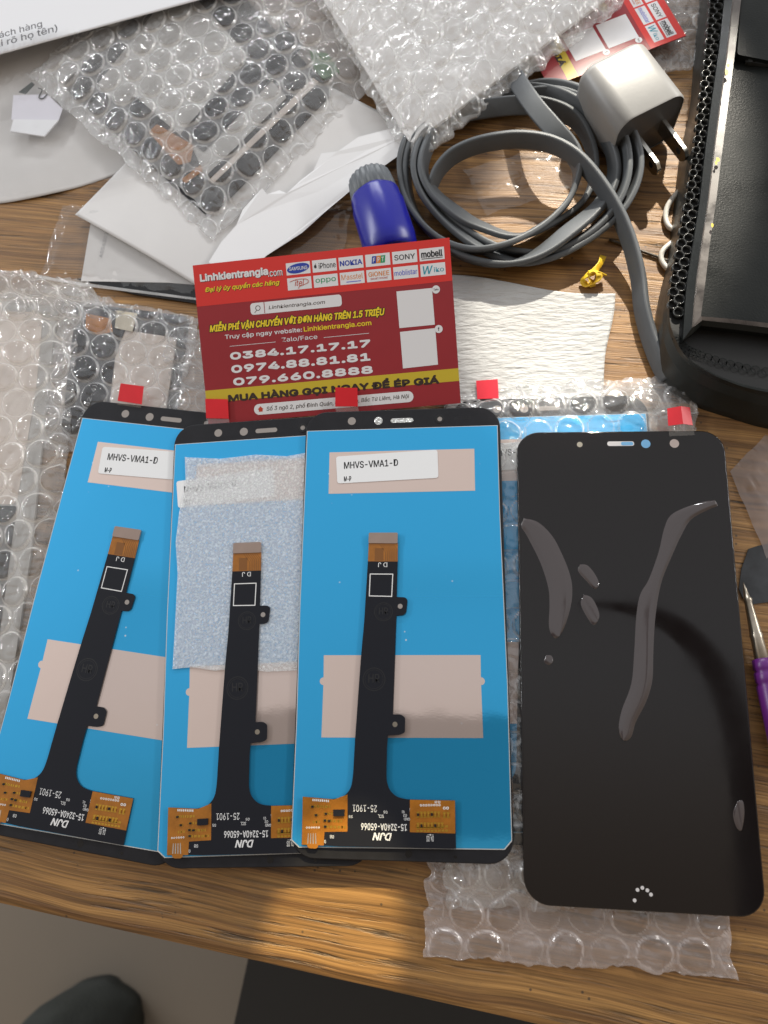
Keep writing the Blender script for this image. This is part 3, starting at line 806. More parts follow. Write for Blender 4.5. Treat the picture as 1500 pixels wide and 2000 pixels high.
def bubbles(x, y, pitch, R, h, seed, dead=0.1, flat=10):
    """height of a hexagonal field of air bubbles; each differs a little, some have burst"""
    best = np.zeros_like(x); rowh = pitch * 0.866
    r0 = np.floor(y / rowh)
    mask = np.zeros_like(x); seam = np.zeros_like(x)
    for dr in (-1, 0, 1, 2):
        r = r0 + dr; off = np.mod(r, 2) * pitch / 2
        for dc in (0, 1):
            c_ = np.floor((x - off) / pitch) + dc
            jx = (_hash(c_, r, seed) - .5) * pitch * .05; jy = (_hash(c_, r, seed + 5) - .5) * pitch * .05
            cx_, cy_ = c_ * pitch + off + jx, r * rowh + jy
            d = np.hypot(x - cx_, y - cy_) / R
            hh = 0.7 + 0.3 * _hash(c_, r, seed + 9)
            live = np.where(_hash(c_, r, seed + 13) < dead, 0.22, 1.0)
            prof = np.sqrt(np.clip(1 - d ** flat, 0, 1)) * hh * live
            best = np.maximum(best, prof); mask = np.maximum(mask, (1 - sstep(.9, 1.0, d)) * np.minimum(live * 1.2, 1)); seam = np.maximum(seam, np.exp(-((d - 1.0) / .055) ** 2) * np.minimum(live + .3, 1) * (.45 + .55 * vnoise(x * .45, y * .45, seed + 77)))
    return best * h, mask, seam


def bag(quad, z0, thick, mat, name='bubble_bag', label='', group=None, pitch=11.6, R=5.0, h=1.6, seed=1, dead=0.1, wrinkle=0.6, wl=9.0, res=0.6, seal=5.0, jag=1.2, tilt=None, back=True, crumple=0.0, contents=1.5, part=None, cat='bubble wrap'):
    """Flat pouch of bubble film between four corners (mm), closed at its edges."""
    q = [np.array(p, float) for p in quad]
    Lx = (np.linalg.norm(q[1] - q[0]) + np.linalg.norm(q[2] - q[3])) / 2
    Ly = (np.linalg.norm(q[3] - q[0]) + np.linalg.norm(q[2] - q[1])) / 2
    nx, ny = int(Lx / res) + 2, int(Ly / res) + 2
    s_, t_ = np.meshgrid(np.linspace(0, 1, nx), np.linspace(0, 1, ny))
    X = (q[0][0] * (1 - s_) + q[1][0] * s_) * (1 - t_) + (q[3][0] * (1 - s_) + q[2][0] * s_) * t_
    Y = (q[0][1] * (1 - s_) + q[1][1] * s_) * (1 - t_) + (q[3][1] * (1 - s_) + q[2][1] * s_) * t_
    x, y = s_ * Lx, t_ * Ly
    ed = np.minimum(np.minimum(x, Lx - x), np.minimum(y, Ly - y))
    fall = 1 - sstep(0, 9, ed)
    X = X + fall * jag * fbm(x / 5 + 3, y / 5, seed + 40, 3) * 1.6; Y = Y + fall * jag * fbm(x / 5, y / 5 + 7, seed + 41, 3) * 1.6
    env = sstep(0, seal * 2.4, ed)
    b, mask, seam = bubbles(x + 2.2 * fbm(x / 40, y / 40, seed + 3, 2), y + 2.2 * fbm(x / 40 + 9, y / 40, seed + 4, 2), pitch, R, h, seed, dead)
    bub = b * (0.35 + 0.65 * sstep(0, seal, ed))
    wr = ridged(x / wl, y / wl, seed + 7, 3) ** 3 * wrinkle + (ridged(x / (wl * .4), y / (wl * .4), seed + 8, 2) ** 4) * wrinkle * .55 * (1 + fall)
    sag = fbm(x / 35, y / 35, seed + 11, 2) * 0.9
    Z = z0 + env * (thick + contents) + bub + wr + sag * env + 0.4
    if crumple:
        Z = Z + crumple * (ridged(x / 17, y / 17, seed + 21, 3) ** 2 * 1.4 + fbm(x / 4.5, y / 4.5, seed + 22, 3) * .5)
    dimple = mask * ridged(x / 3.2 + 1, y / 3.2, seed + 15, 1) ** 5 * 0.7
    Z = Z - dimple
    if tilt is not None: dzt = (tilt[0] * (1 - s_) + tilt[1] * s_) * (1 - t_) + (tilt[3] * (1 - s_) + tilt[2] * s_) * t_
    else: dzt = 0
    Z = Z + dzt
    Z = press(X, Y, Z)
    Zb = np.minimum(z0 + 0.12 + 0.25 * fall * ridged(x / 6, y / 6, seed + 30, 2) + dzt, Z - 0.06)
    n = nx * ny
    idx = np.arange(n).reshape(ny, nx)
    top = np.stack([X, Y, Z], -1).reshape(-1, 3); bot = np.stack([X, Y, Zb], -1).reshape(-1, 3)
    f1 = np.stack([idx[:-1, :-1], idx[1:, :-1], idx[1:, 1:], idx[:-1, 1:]], -1).reshape(-1, 4)
    verts, faces = [top], [f1]
    if back:
        verts.append(bot); faces.append(f1[:, ::-1] + n)
        ring = np.concatenate([idx[0, :], idx[1:, -1], idx[-1, -2::-1], idx[-2:0:-1, 0]])
        nxt = np.roll(ring, -1)
        faces.append(np.stack([ring, nxt, nxt + n, ring + n], -1))
    V = np.concatenate(verts) * MM; Fc = np.concatenate(faces)
    me = bpy.data.meshes.new(name); me.from_pydata(V.tolist(), [], Fc.tolist())
    me.polygons.foreach_set('use_smooth', [True] * len(Fc)); me.materials.append(mat); me.update()
    for an, arr in (('air', mask), ('seam', seam)):
        at_ = me.attributes.new(an, 'FLOAT', 'POINT'); v_ = np.zeros(len(V), np.float32)
        if h > 0: v_[:n] = arr.reshape(-1)
        at_.data.foreach_set('value', v_)
    o_ = bpy.data.objects.new(name, me); C.objects.link(o_)
    tag(o_, label, cat, group)
    return o_


def atq(*pp, z=1.0):
    return [at(x, y, z) for x, y in pp]


GB = 'bubble wrap pouches on the table'
# under the two right-hand displays
bag(atq((838, 1640), (1400, 1640), (1440, 1912), (828, 1866)), 0.2, 0.6, M['wrap_pink'], label='empty pinkish bubble wrap pouch sticking out furthest below the black display', group=GB, seed=3, dead=.3, wrinkle=1.1, contents=0.4, h=1.4, tilt=None, pitch=12.5, R=5.3)
bag(atq((862, 770), (1352, 728), (1440, 1782), (868, 1772)), 0.9, 0.8, M['wrap'], label='clear bubble wrap pouch under the two displays, holding a blue panel', group=GB, seed=5, dead=.25, wrinkle=1.1, contents=2.2, h=1.4, pitch=11.5, R=4.9, crumple=.25)

# ------------------------------------------------------------------ wrapped panels at the side of the row
def slabq(name, px, z0, z1, mat, parent=None, r=0):
    m = MB(); p = atq(*px, z=z1)
    m.prism(fillet(p, r) if r else p, z0, z1)
    return m.build(name, mat, parent, recalc=True)


ta = thing('display_panel', 'beige backed phone display with dark lower half, in bubble wrap along the table side', 'phone display')
slabq('cover_glass', [(-120, 590), (112, 598), (98, 720), (60, 1080), (8, 1430), (-160, 1430)], .4, 1.5, M['lcd_grey'], ta, 5)
slabq('backlight_film', [(-120, 604), (84, 610), (70, 760), (32, 985), (-130, 985)], 1.5, 1.7, M['lcd_beige'], ta, 3)
slabq('lower_cover', [(-130, 988), (32, 988), (-10, 1300), (-150, 1300)], 1.5, 1.75, M['navy_sheet'], ta, 1)
tbp = thing('display_panel', 'display with black flex and amber connector in bubble wrap above the tilted display', 'phone display')
slabq('backlight_film', [(212, 640), (345, 660), (318, 840), (185, 850)], .5, 1.4, M['lcd_beige'], tbp, 2)
slabq('cover_glass', [(150, 590), (372, 618), (338, 850), (118, 850)], .3, .5, M['black'], tbp, 4)
slabq('flex_cable', [(170, 598), (232, 604), (246, 640), (225, 690), (212, 800), (156, 850), (150, 760), (172, 670)], 1.45, 1.7, M['flex'], tbp, 1)
slabq('amber_connector', [(168, 612), (216, 622), (220, 648), (190, 654), (167, 640)], 1.75, 2.0, M['amber'], tbp, .6)
slabq('beige_tape', [(228, 606), (268, 612), (258, 648), (224, 640)], 1.75, 2.0, M['tape_beige'], tbp, .3)
m = MB(); m.text('02H082-4)', (-9, -1.1), (9, 1.1), 0, 0, .01)
cxy = at(170, 792, 1.8); m.build('printed_text', M['grey_print'], tbp, (*cxy, 1.78), (0, 0, 1.28))

bag(atq((-120, 505), (165, 548), (230, 640), (-120, 640)), 0.1, .5, M['wrap_pale'], label='crumpled bubble wrap edge lying on bare wood above the beige panel', group=GB, seed=12, dead=.2, wrinkle=.9, contents=.6)
bag(atq((-170, 574), (165, 556), (75, 1420), (-200, 1440)), 0.2, .8, M['wrap_pale'], label='bubble wrap pouch holding the beige panel, along the table side', group=GB, seed=21, dead=.05, wrinkle=.4, contents=1.5, h=1.7, pitch=12.6, R=5.7, res=.45)
bag(atq((128, 562), (388, 622), (330, 880), (60, 880)), 0.25, .8, M['wrap'], label='bubble wrap pouch around the amber connector, tucked under the tilted display', group=GB, seed=33, dead=.1, wrinkle=.5, contents=1.4, h=1.7, pitch=12.4, R=5.6, res=.45)
bag(atq((322, 640), (470, 655), (470, 850), (330, 845)), 0.1, .4, M['wrap'], label='loose flat bubble film between the red card and the wrapped connector', group=GB, seed=37, dead=.7, wrinkle=1.2, contents=.3, h=1.2, crumple=.3)
slab_strip = MB(); slab_strip.prism(atq((112, 862), (180, 868), (80, 1210), (20, 1210), z=1.2), .4, 1.2)

# ------------------------------------------------------------------ upper packages
tp = thing('display_panel', 'grey backed display with black flex and amber tail, wrapped in the tilted bubble pouch', 'phone display')
slabq('cover_glass', [(120, 165), (408, 425), (650, 180), (400, -90)], 5.0, 6.2, M['black'], tp, 4)
slabq('backlight_film', [(190, 165), (395, 350), (560, 190), (350, -40)], 6.2, 6.4, M['lcd_grey'], tp, 1)
slabq('frame_strip', [(408, 352), (416, 358), (622, 160), (612, 152)], 6.4, 6.7, M['lcd_beige'], tp)
slabq('flex_cable', [(352, 262), (398, 296), (592, 90), (560, 40), (500, 90)], 6.5, 6.8, M['flex'], tp, 1)
slabq('flex_cable', [(232, 222), (262, 186), (372, 282), (395, 330), (350, 356), (300, 300)], 6.5, 6.75, M['flex'], tp, 1)
slabq('amber_connector', [(290, 258), (306, 242), (378, 284), (372, 316), (348, 322)], 6.85, 7.1, M['amber'], tp, 1)
slabq('amber_tail', [(354, 350), (392, 322), (396, 334), (362, 358)], 6.85, 7.0, M['amber'], tp, .5)
gs = slabq('board_scrap', [(604, 98), (640, 104), (664, 140), (632, 154), (612, 132)], 6.3, 7.5, M['green_scrap'], tp, 1)

# big grey papers underneath
def sheet(name, px, zs, mat, label, cat, group=None, thick=.15, r=0):
    p = [at(x, y, z) for (x, y), z in zip(px, zs)]
    m_ = MB(); m_.prism(p, list(zs), [z + thick for z in zs])
    o_ = m_.build(name, mat); tag(o_, label, cat, group); return o_


def curved_paper(name, quad, zf, mat, label, cat, wob=1.0, seed=1, res=2.0, edge=None):
    """one sheet of paper, gently warped, with its own thickness"""
    q = [np.array(p, float) for p in quad]
    nx, ny = 70, 70
    s_, t_ = np.meshgrid(np.linspace(0, 1, nx), np.linspace(0, 1, ny))
    X = (q[0][0] * (1 - s_) + q[1][0] * s_) * (1 - t_) + (q[3][0] * (1 - s_) + q[2][0] * s_) * t_
    Y = (q[0][1] * (1 - s_) + q[1][1] * s_) * (1 - t_) + (q[3][1] * (1 - s_) + q[2][1] * s_) * t_
    if edge: X, Y = edge(X, Y, s_, t_)
    Z = zf(s_, t_) + wob * fbm(X / 45, Y / 45, seed, 2)
    Z = np.maximum(Z, 0.15)
    idx = np.arange(nx * ny).reshape(ny, nx); n = nx * ny
    top = np.stack([X, Y, Z + .12], -1).reshape(-1, 3); bot = np.stack([X, Y, Z], -1).reshape(-1, 3)
    f1 = np.stack([idx[:-1, :-1], idx[1:, :-1], idx[1:, 1:], idx[:-1, 1:]], -1).reshape(-1, 4)
    ring = np.concatenate([idx[0, :], idx[1:, -1], idx[-1, -2::-1], idx[-2:0:-1, 0]]); nxt = np.roll(ring, -1)
    Fc = np.concatenate([f1, f1[:, ::-1] + n, np.stack([ring, nxt, nxt + n, ring + n], -1)])
    me = bpy.data.meshes.new(name); me.from_pydata((np.concatenate([top, bot]) * MM).tolist(), [], Fc.tolist())
    me.polygons.foreach_set('use_smooth', [True] * len(Fc)); me.materials.append(mat); me.update()
    o_ = bpy.data.objects.new(name, me); C.objects.link(o_); tag(o_, label, cat); return o_


def bulge_edge(X, Y, s_, t_):
    return X, Y - np.sin(s_ * math.pi) * t_ ** 2 * 8


curved_paper('paper_sheet', atq((-160, 60), (330, 20), (268, 318), (-160, 392), z=2), lambda s_, t_: 1.2 + 3.2 * np.sin(np.clip(s_, 0, 1) * 3.1) * (1 - t_) + .0 * s_, M['paper_grey'],
             'curling grey paper with pen marks and a pale stuck note, below the printed form', 'paper', 1.7, 3, edge=bulge_edge)
note = thing('paper_note', 'small pale lilac paper scrap lying on the curling grey paper', 'note')
slabq('note_sheet', [(26, 186), (92, 184), (122, 212), (114, 236), (22, 234)], 5.0, 5.2, M['tape_note'], note)
slabq('folded_flap', [(26, 233), (114, 234), (86, 266), (20, 256)], 5.0, 5.6, M['paper'], note)
pm = MB(); pm.prism(atq((36, 180), (62, 160), (68, 165), (50, 184), z=5.4), 5.3, 5.4)
pm.tube(catmull([at3(75, 172, 5.4), at3(82, 176, 5.5), at3(76, 190, 5.5), at3(84, 192, 5.5), at3(92, 184, 5.4)], 5), .25, 0, 6)
o = pm.build('pen_marks', M['marker'], note)

# clear bag with its label paper and a dark strip
def plain_bag(quad, z0, bulge, mat, label, seed, wr=.5, name='plastic_bag', res=1.2, **kw):
    return bag(quad, z0, bulge, mat, name=name, label=label, h=0.0, seed=seed, wrinkle=wr, wl=22, res=res, contents=0, jag=kw.pop('jag', .6), seal=3, cat='plastic bag', back=False, **kw)


tc_ = thing('display_panel', 'dark glass display with pale paper label, inside the clear bag behind the red card', 'phone display')
slabq('cover_glass', [(150, 544), (330, 548), (395, 560), (470, 600), (430, 620), (380, 592), (260, 574)], .5, 1.4, M['black_edge'], tc_)
lb_ = slabq('paper_label', [(178, 430), (360, 440), (430, 560), (330, 552), (158, 549)], 1.4, 1.6, M['paper_grey'], tc_)
m = MB(); m.text('A556302', (-6, -.8), (6, .8), 0, 0, .0); cxy = at(202, 478, 1.8); m.build('printed_text', M['grey_print'], tc_, (*cxy, 1.7), (0, 0, 1.45))
plain_bag(atq((120, 400), (690, 390), (640, 640), (78, 538)), .3, 1.8, M['bag'], 'clear plastic bag with bright creases between the folded paper and the bubble wrap', 51, .6)
# narrow heat-sealed hem along the bag's front edge
hem = MB(); hem.prism(atq((76, 538), (160, 552), (400, 584), (400, 588), (160, 558), (76, 543), z=2.6), 2.4, 2.6)
hem.build('sealed_hem', M['wrap_milky'], bpy.data.objects['plastic_bag'])
plain_bag(atq((-60, 60), (330, 20), (270, 350), (-60, 400), z=4), 5.6, .6, M['bag'], 'thin clear plastic film over the curling grey paper', 54, .25)

# folded bond paper and the torn white sheet
curved_paper('paper_sheet', atq((145, 417), (470, 90), (800, 250), (400, 566), z=3.5), lambda s_, t_: 2.6 + 1.6 * np.sin(t_ * 3.1) + s_ * 1.0, M['paper_bond'],
             'plain grey-white paper sheet with a sharp corner, under the tilted bubble pouch', 'paper', .6, 9)
tsh = [(408, 512), (432, 474), (462, 440), (474, 410), (494, 388), (512, 368), (522, 380), (546, 372), (560, 378), (588, 352), (612, 334), (628, 300), (660, 296), (700, 268), (770, 250), (800, 262), (790, 296), (690, 368), (640, 410), (590, 455), (520, 500), (460, 560)]
zs = [5.5, 5.6, 5.8, 6, 6.6, 7.6, 7.2, 6.8, 7.0, 6.8, 7, 7.6, 8, 8, 8, 8, 7.6, 7, 7, 6.4, 6, 5.4]
tp_ = [at(x, y, z) for (x, y), z in zip(tsh, zs)]
m = MB(); m.prism(tp_, zs, [z + .18 for z in zs])
o = m.build('torn_paper', M['paper_torn'], recalc=True); tag(o, 'bright white torn paper with a ragged edge, between the red card and bubble pouch', 'paper')

bag(atq((48, 138), (412, 458), (785, 95), (430, -215), z=8), 4.2, 1.4, M['wrap_cloudy'], label='tilted bubble wrap pouch with round bubbles over a grey backed display', group=GB, seed=61, dead=.06, wrinkle=.65, contents=2.2, h=1.7, pitch=12.6, R=5.6, seal=6, res=.42)
bag(atq((585, -70), (800, 305), (1225, -10), (1010, -330), z=14), 9, 2.0, M['wrap_milky'], label='heavily crumpled milky bubble wrap package above the coiled cable', group=GB, seed=71, dead=.45, wrinkle=2.0, contents=3, h=1.6, crumple=1.1, pitch=12.5, R=5.4, res=.55, tilt=[0, -2, 0, 3])
mw = thing('wrapped_board', 'pale board wrapped inside the crumpled milky bubble package', 'board')
slabq('board_body', [(612, -34), (802, 282), (1190, -8), (1000, -300)], 10.0, 11.5, M['paper_bond'], mw, 3)
bag(atq((1090, -60), (1400, -60), (1392, 118), (1180, 160), z=2), 0.2, .6, M['wrap'], label='bubble wrap scrap under the second red card beside the black case', group=GB, seed=75, dead=.3, wrinkle=.8, contents=.4, h=1.3, crumple=.25)

# printed form on top
q_ = [at(-260, 176, 13), at(500, -32, 13), at(420, -330, 13), at(-300, -120, 13)]
form = curved_paper('printed_form', [q_[3], q_[2], q_[1], q_[0]], lambda s_, t_: 12.6 + 2.5 * (1 - t_), M['paper'], 'white printed form with bold lettering, lying over the bubble pouch', 'paper', .15, 5)
m = MB()
e0, e1 = np.array(at(0, 105, 15)), np.array(at(375, 2, 15)); ang = math.atan2(e1[1] - e0[1], e1[0] - e0[0])
def slanted(mb, txt, px_end, zz, w, h, bold):
    p = np.array(at(*px_end, zz)); n0 = len(mb.v)
    mb.text(txt, (-w, 0), (0, h), zz, 0, bold)
    ca, sa = math.cos(ang), math.sin(ang)
    for i in range(n0, len(mb.v)):
        x, y, z = mb.v[i]; mb.v[i] = (p[0] + x * ca - y * sa, p[1] + x * sa + y * ca, z)
slanted(m, 'Khách hàng', (83, 55), 15.5, 26, 4.6, .012)
slanted(m, '(Ký, ghi rõ họ tên)', (113, 64), 15.2, 44, 5.0, .012)
m.build('printed_text', M['pen'], form)

# ------------------------------------------------------------------ red business cards
CW, CH = 97.0, 59.9
CPX = [(377, 517), (876, 464), (901, 788), (407, 829)]
LC = homography(CPX, [(-CW / 2, CH / 2), (CW / 2, CH / 2), (CW / 2, -CH / 2), (-CW / 2, -CH / 2)])
K = lambda x, y: LC(360 + .37333 * x, 450 + .37327 * y)


def make_card():
    t = thing('business_card', 'red business card with white phone numbers, propped flat in front of the blue cap', 'business card', (-47.5, 132.8, 15.75), (.346, -.018, .04), 'red printed business cards')
    b_ = MB(); b_.prism([(-CW / 2, -CH / 2), (CW / 2, -CH / 2), (CW / 2, CH / 2), (-CW / 2, CH / 2)], -.4, 0)
    b_.build('card_board', M['card_dark'], t)
    yb = (K(70, 390)[1] + K(1395, 268)[1]) / 2
    b_ = MB(); b_.prism([(-CW / 2 + .01, yb), (CW / 2 - .01, yb), (CW / 2 - .01, CH / 2 - .01), (-CW / 2 + .01, CH / 2 - .01)], -.05, .03); b_.build('top_band', M['card_red'], t)
    y0 = (K(125, 892)[1] + K(1440, 797)[1]) / 2; y1 = (K(118, 840)[1] + K(1430, 718)[1]) / 2
    b_ = MB(); b_.prism([(-CW / 2 + .01, y0), (CW / 2 - .01, y0), (CW / 2 - .01, y1), (-CW / 2 + .01, y1)], -.05, .03); b_.build('gold_band', M['card_gold'], t)
    z1, z2, z3 = .06, .09, .12

    def rect(mb, tl, br, z, mi=0, r=0.0):
        (xa, ya), (xb, yb_) = K(*tl), K(*br)
        p = [(xa, yb_), (xb, yb_), (xb, ya), (xa, ya)]
        mb.flat(fillet(p, r) if r else p, z, mi)

    # search bar
    s = MB(); rect(s, (346, 379), (822, 391), z1, 0, 1.2)
    xa, ya = K(350, 440); xb, yb2 = K(820, 333)
    s = MB(); s.flat([(x + (xa + xb) / 2, y + (K(346, 379)[1] + K(350, 440)[1]) / 2) for x, y in rrect(xb - xa, K(346, 379)[1] - K(350, 440)[1], 1.2)], z1, 0)
    cxs, cys = K(386, 403); s.ring(cxs, cys, .75, .98, z2, 1, 20); s.flat([(cxs - .6, cys - .7), (cxs - .5, cys - .85), (cxs - 1.35, cys - 1.7), (cxs - 1.5, cys - 1.55)], z2, 1)
    xd, _ = K(420, 405); s.flat([(xd - .12, cys - 2.2), (xd + .12, cys - 2.2), (xd + .12, cys + 2.2), (xd - .12, cys + 2.2)], z2, 2)
    s.text('Linhkientrangia.com', K(443, 415), K(735, 362), z2, 1, .01, .2)
    s.build('search_bar', [M['card_white'], M['card_outline'], M['card_dark']], t)
    # address bar
    s = MB(); xa, ya = K(366, 945); xb, yb2 = K(1200, 862); hh = K(365, 915)[1] - K(370, 972)[1]
    s.flat([(x + (xa + xb) / 2, y + (ya + yb2) / 2) for x, y in rrect(xb - xa, hh, hh / 2 - .01)], z1, 0)
    hx, hy = K(400, 936)
    s.flat([(hx - .75, hy - .9), (hx + .75, hy - .9), (hx + .75, hy + .1), (hx - .75, hy + .1)], z2, 1); s.flat([(hx - 1.15, hy), (hx + 1.15, hy), (hx, hy + 1.15)], z3, 1)
    s.text('Số 3 ngõ 2, phố Đình Quán,', K(432, 950), K(780, 888), z2, 2, .008, .2); s.text('Phúc Diễn, Bắc Từ Liêm, Hà Nội', K(790, 916), K(1177, 852), z2, 2, .008, .2)
    s.build('address_bar', [M['card_white'], M['print_red'], M['card_outline']], t)
    # lettering straight on the card
    p = MB()
    def sh(txt, bl, tr, mi, bold, shear=0, z=z1, shadow=True, d=.18):
        a, b2 = K(*bl), K(*tr)
        if shadow: p.text(txt, (a[0] + d, a[1] - d), (b2[0] + d, b2[1] - d), z - .015, 2, bold + .012, shear)
        p.text(txt, a, b2, z, mi, bold, shear)
    sh('Linhkientrangia', (86, 276), (437, 188), 0, .06, 0); sh('.com', (440, 240), (512, 204), 0, .02)
    sh('Đại lý ủy quyền các hãng', (112, 326), (497, 250), 1, .03, .25)
    for dx, dy in ((-.28, 0), (.28, 0), (0, -.28), (0, .28), (.22, -.22), (-.22, .22)):
        a, b2 = K(135, 538), K(1045, 388); p.text('MIỄN PHÍ VẬN CHUYỂN VỚI ĐƠN HÀNG TRÊN 1.5 TRIỆU', (a[0] + dx, a[1] + dy), (b2[0] + dx, b2[1] + dy), z1 - .02 + .001 * (dx + dy), 2, .035, .25)
    sh('MIỄN PHÍ VẬN CHUYỂN VỚI ĐƠN HÀNG TRÊN 1.5 TRIỆU', (135, 538), (1045, 388), 1, .035, .25, shadow=False)
    sh('Truy cập ngay website:', (215, 572), (615, 504), 0, .025, 0, shadow=False); sh('Linhkientrangia.com', (627, 534), (977, 468), 1, .03, 0, shadow=False)
    sh('Zalo/Face', (512, 585), (695, 541), 0, .012, 0, shadow=False)
    for a, b2 in (((238, 604), (478, 581)), ((730, 558), (966, 537))):
        (xa, ya), (xb, yb2) = K(*a), K(*b2); p.flat([(xa, (ya + yb2) / 2 - .08), (xb, (ya + yb2) / 2 - .08), (xb, (ya + yb2) / 2 + .08), (xa, (ya + yb2) / 2 + .08)], z1, 0)
    sh('0384.17.17.17', (242, 676), (972, 568), 0, .095, 0, shadow=False); sh('0974.88.81.81', (248, 746), (972, 638), 0, .095, 0, shadow=False); sh('079.660.8888', (258, 812), (985, 706), 0, .095, 0, shadow=False)
    sh('MUA HÀNG GỌI NGAY ĐỂ ÉP GIÁ', (232, 906), (1332, 748), 2, .07, 0, z=z1 + .01, shadow=False)
    p.build('printed_text', [M['card_white'], M['card_yellow'], M['card_outline']], t)
    # two white printed squares with round badges
    for tl, tr, br, bl, bc, bt in (((1108, 318), (1293, 300), (1310, 492), (1125, 510), (1314, 308), 'Zalo'), ((1128, 530), (1312, 510), (1328, 702), (1145, 722), (1330, 515), 'f')):
        s = MB(); s.flat([K(*bl), K(*br), K(*tr), K(*tl)], z1, 0); q2 = s.build('white_square', [M['card_white']], t)
        s = MB(); cx_, cy_ = K(*bc); s.disc(cx_, cy_, 1.45, z2, 0); wv = .95 if bt == 'Zalo' else .3
        s.text(bt, (cx_ - wv, cy_ - (.35 if bt == 'Zalo' else .7)), (cx_ + wv, cy_ + (.35 if bt == 'Zalo' else .7)), z3, 1, .02); s.build('round_badge', [M['card_white'], M['ink']], q2)
    # twelve logo boxes
    r1a, r1b = [K(530, 166), K(1224, 100)], [K(536, 230), K(1228, 160)]
    names = [['el', 'apple', 'NOKIA', 'fpt', 'SONY', 'mobell'], ['itel', 'oppo', 'Masstel', 'GIONEE', 'mobiistar', 'Wiko']]
    x0, x5 = K(530, 166)[0], K(1224, 100)[0]; w = K(655, 154)[0] - x0
    yt = [(K(530, 167)[1] + K(1348, 88)[1]) / 2, (K(540, 246)[1] + K(1356, 168)[1]) / 2]; hgt = (K(530, 167)[1] - K(536, 230)[1])
    for r_ in range(2):
        for c_ in range(6):
            xx = x0 + (x5 - x0) * c_ / 5; yy = yt[r_]
            s = MB(); s.flat([(xx, yy - hgt), (xx + w, yy - hgt), (xx + w, yy), (xx, yy)], z1); lp = s.build('logo_box', M['card_white'], t)
            g_ = MB(); mx_, my_ = xx + w / 2, yy - hgt / 2; nm = names[r_][c_]
            bx = lambda fx, fy, dx=0, dy=0: ((mx_ - w * fx + dx, my_ - hgt * fy + dy), (mx_ + w * fx + dx, my_ + hgt * fy + dy))
            mats = [M['print_blue'], M['card_white'], M['ink'], M['print_orange'], M['print_green'], M['print_red'], M['print_teal'], M['print_lilac']]
            if nm == 'el':
                ca, sa = math.cos(.12), math.sin(.12)
                g_.flat([(mx_ + w * .47 * math.cos(a) * ca - hgt * .40 * math.sin(a) * sa, my_ + w * .47 * math.cos(a) * sa + hgt * .40 * math.sin(a) * ca) for a in np.linspace(0, 2 * math.pi, 36, False)], z2, 0)
                g_.text('SAMSUNG', *bx(.38, .15), z3, 1, .02)
            elif nm == 'apple':
                ax_, ay_ = mx_ - w * .38, my_ - hgt * .02
                g_.flat([(ax_ + .55 * math.cos(a) * (1 - .12 * math.cos(2 * a)), ay_ + .62 * math.sin(a)) for a in np.linspace(0, 2 * math.pi, 20, False)], z2, 2); g_.disc(ax_ + .62, ay_ + .1, .22, z2 + .02, 1, 12); g_.flat([(ax_, ay_ + .7), (ax_ + .3, ay_ + .8), (ax_ + .3, ay_ + 1.15), (ax_ + .05, ay_ + 1.0)], z2, 2)
                g_.text('iPhone', *bx(.35, .24, w * .11), z2, 2, .008)
            elif nm == 'fpt':
                for i, (ch, mi) in enumerate((('F', 0), ('P', 3), ('T', 4))):
                    xx_ = mx_ - w * .26 + i * w * .18; g_.flat([(xx_, my_ - hgt * .28), (xx_ + w * .18, my_ - hgt * .28), (xx_ + w * .22, my_ + hgt * .32), (xx_ + w * .04, my_ + hgt * .32)], z2 + .002 * i, mi)
                    g_.text(ch, (xx_ + w * .06, my_ - hgt * .18), (xx_ + w * .16, my_ + hgt * .2), z3, 1, .03, .15)
            elif nm == 'itel':
                g_.text('itel', *bx(.2, .26, 0, hgt * .05), z2, 5, .01, .25); 
                pts = [(mx_ - w * .4, my_ + hgt * .2, z3), (mx_ - w * .1, my_ + hgt * .34, z3), (mx_ + w * .3, my_ + hgt * .30, z3), (mx_ + w * .36, my_, z3), (mx_, my_ - hgt * .25, z3), (mx_ - w * .05, my_ - hgt * .42, z3)]
                g_.tube(catmull(pts, 6), .1, 5, 5)
            elif nm == 'Wiko':
                g_.text('W', *bx(.2, .33, -w * .2), z2, 6, .02, .2); g_.text('iko', *bx(.2, .2, w * .24, -hgt * .03), z2, 6, .01)
            elif nm == 'Masstel':
                g_.text('Masstel', *bx(.44, .22, 0, hgt * .1), z2, 3, 0); g_.flat([(mx_ - w * .25, my_ - hgt * .34), (mx_ + w * .35, my_ - hgt * .34), (mx_ + w * .35, my_ - hgt * .27), (mx_ - w * .25, my_ - hgt * .27)], z2, 7)
            elif nm == 'GIONEE':
                g_.text('GiONEE', *bx(.42, .2, 0, hgt * .12), z2, 3, .02); g_.text('SMART PHONE', *bx(.35, .08, 0, -hgt * .26), z2, 5, .01)
            elif nm == 'mobell':
                g_.text('mobell', *bx(.43, .28, 0, hgt * .03), z2, 2, .05); g_.flat([(mx_ - w * .42, my_ - hgt * .36), (mx_ + w * .42, my_ - hgt * .36), (mx_ + w * .42, my_ - hgt * .3), (mx_ - w * .42, my_ - hgt * .3)], z2, 2)
            else:
                mi = {'NOKIA': 0, 'SONY': 2, 'oppo': 4, 'mobiistar': 7}[nm]
                g_.text(nm, *bx(.46 if nm in ('NOKIA', 'mobiistar') else .42, .22), z2, mi, {'NOKIA': .05, 'SONY': .02}.get(nm, .01))
            g_.build('logo', mats, lp)
    return t


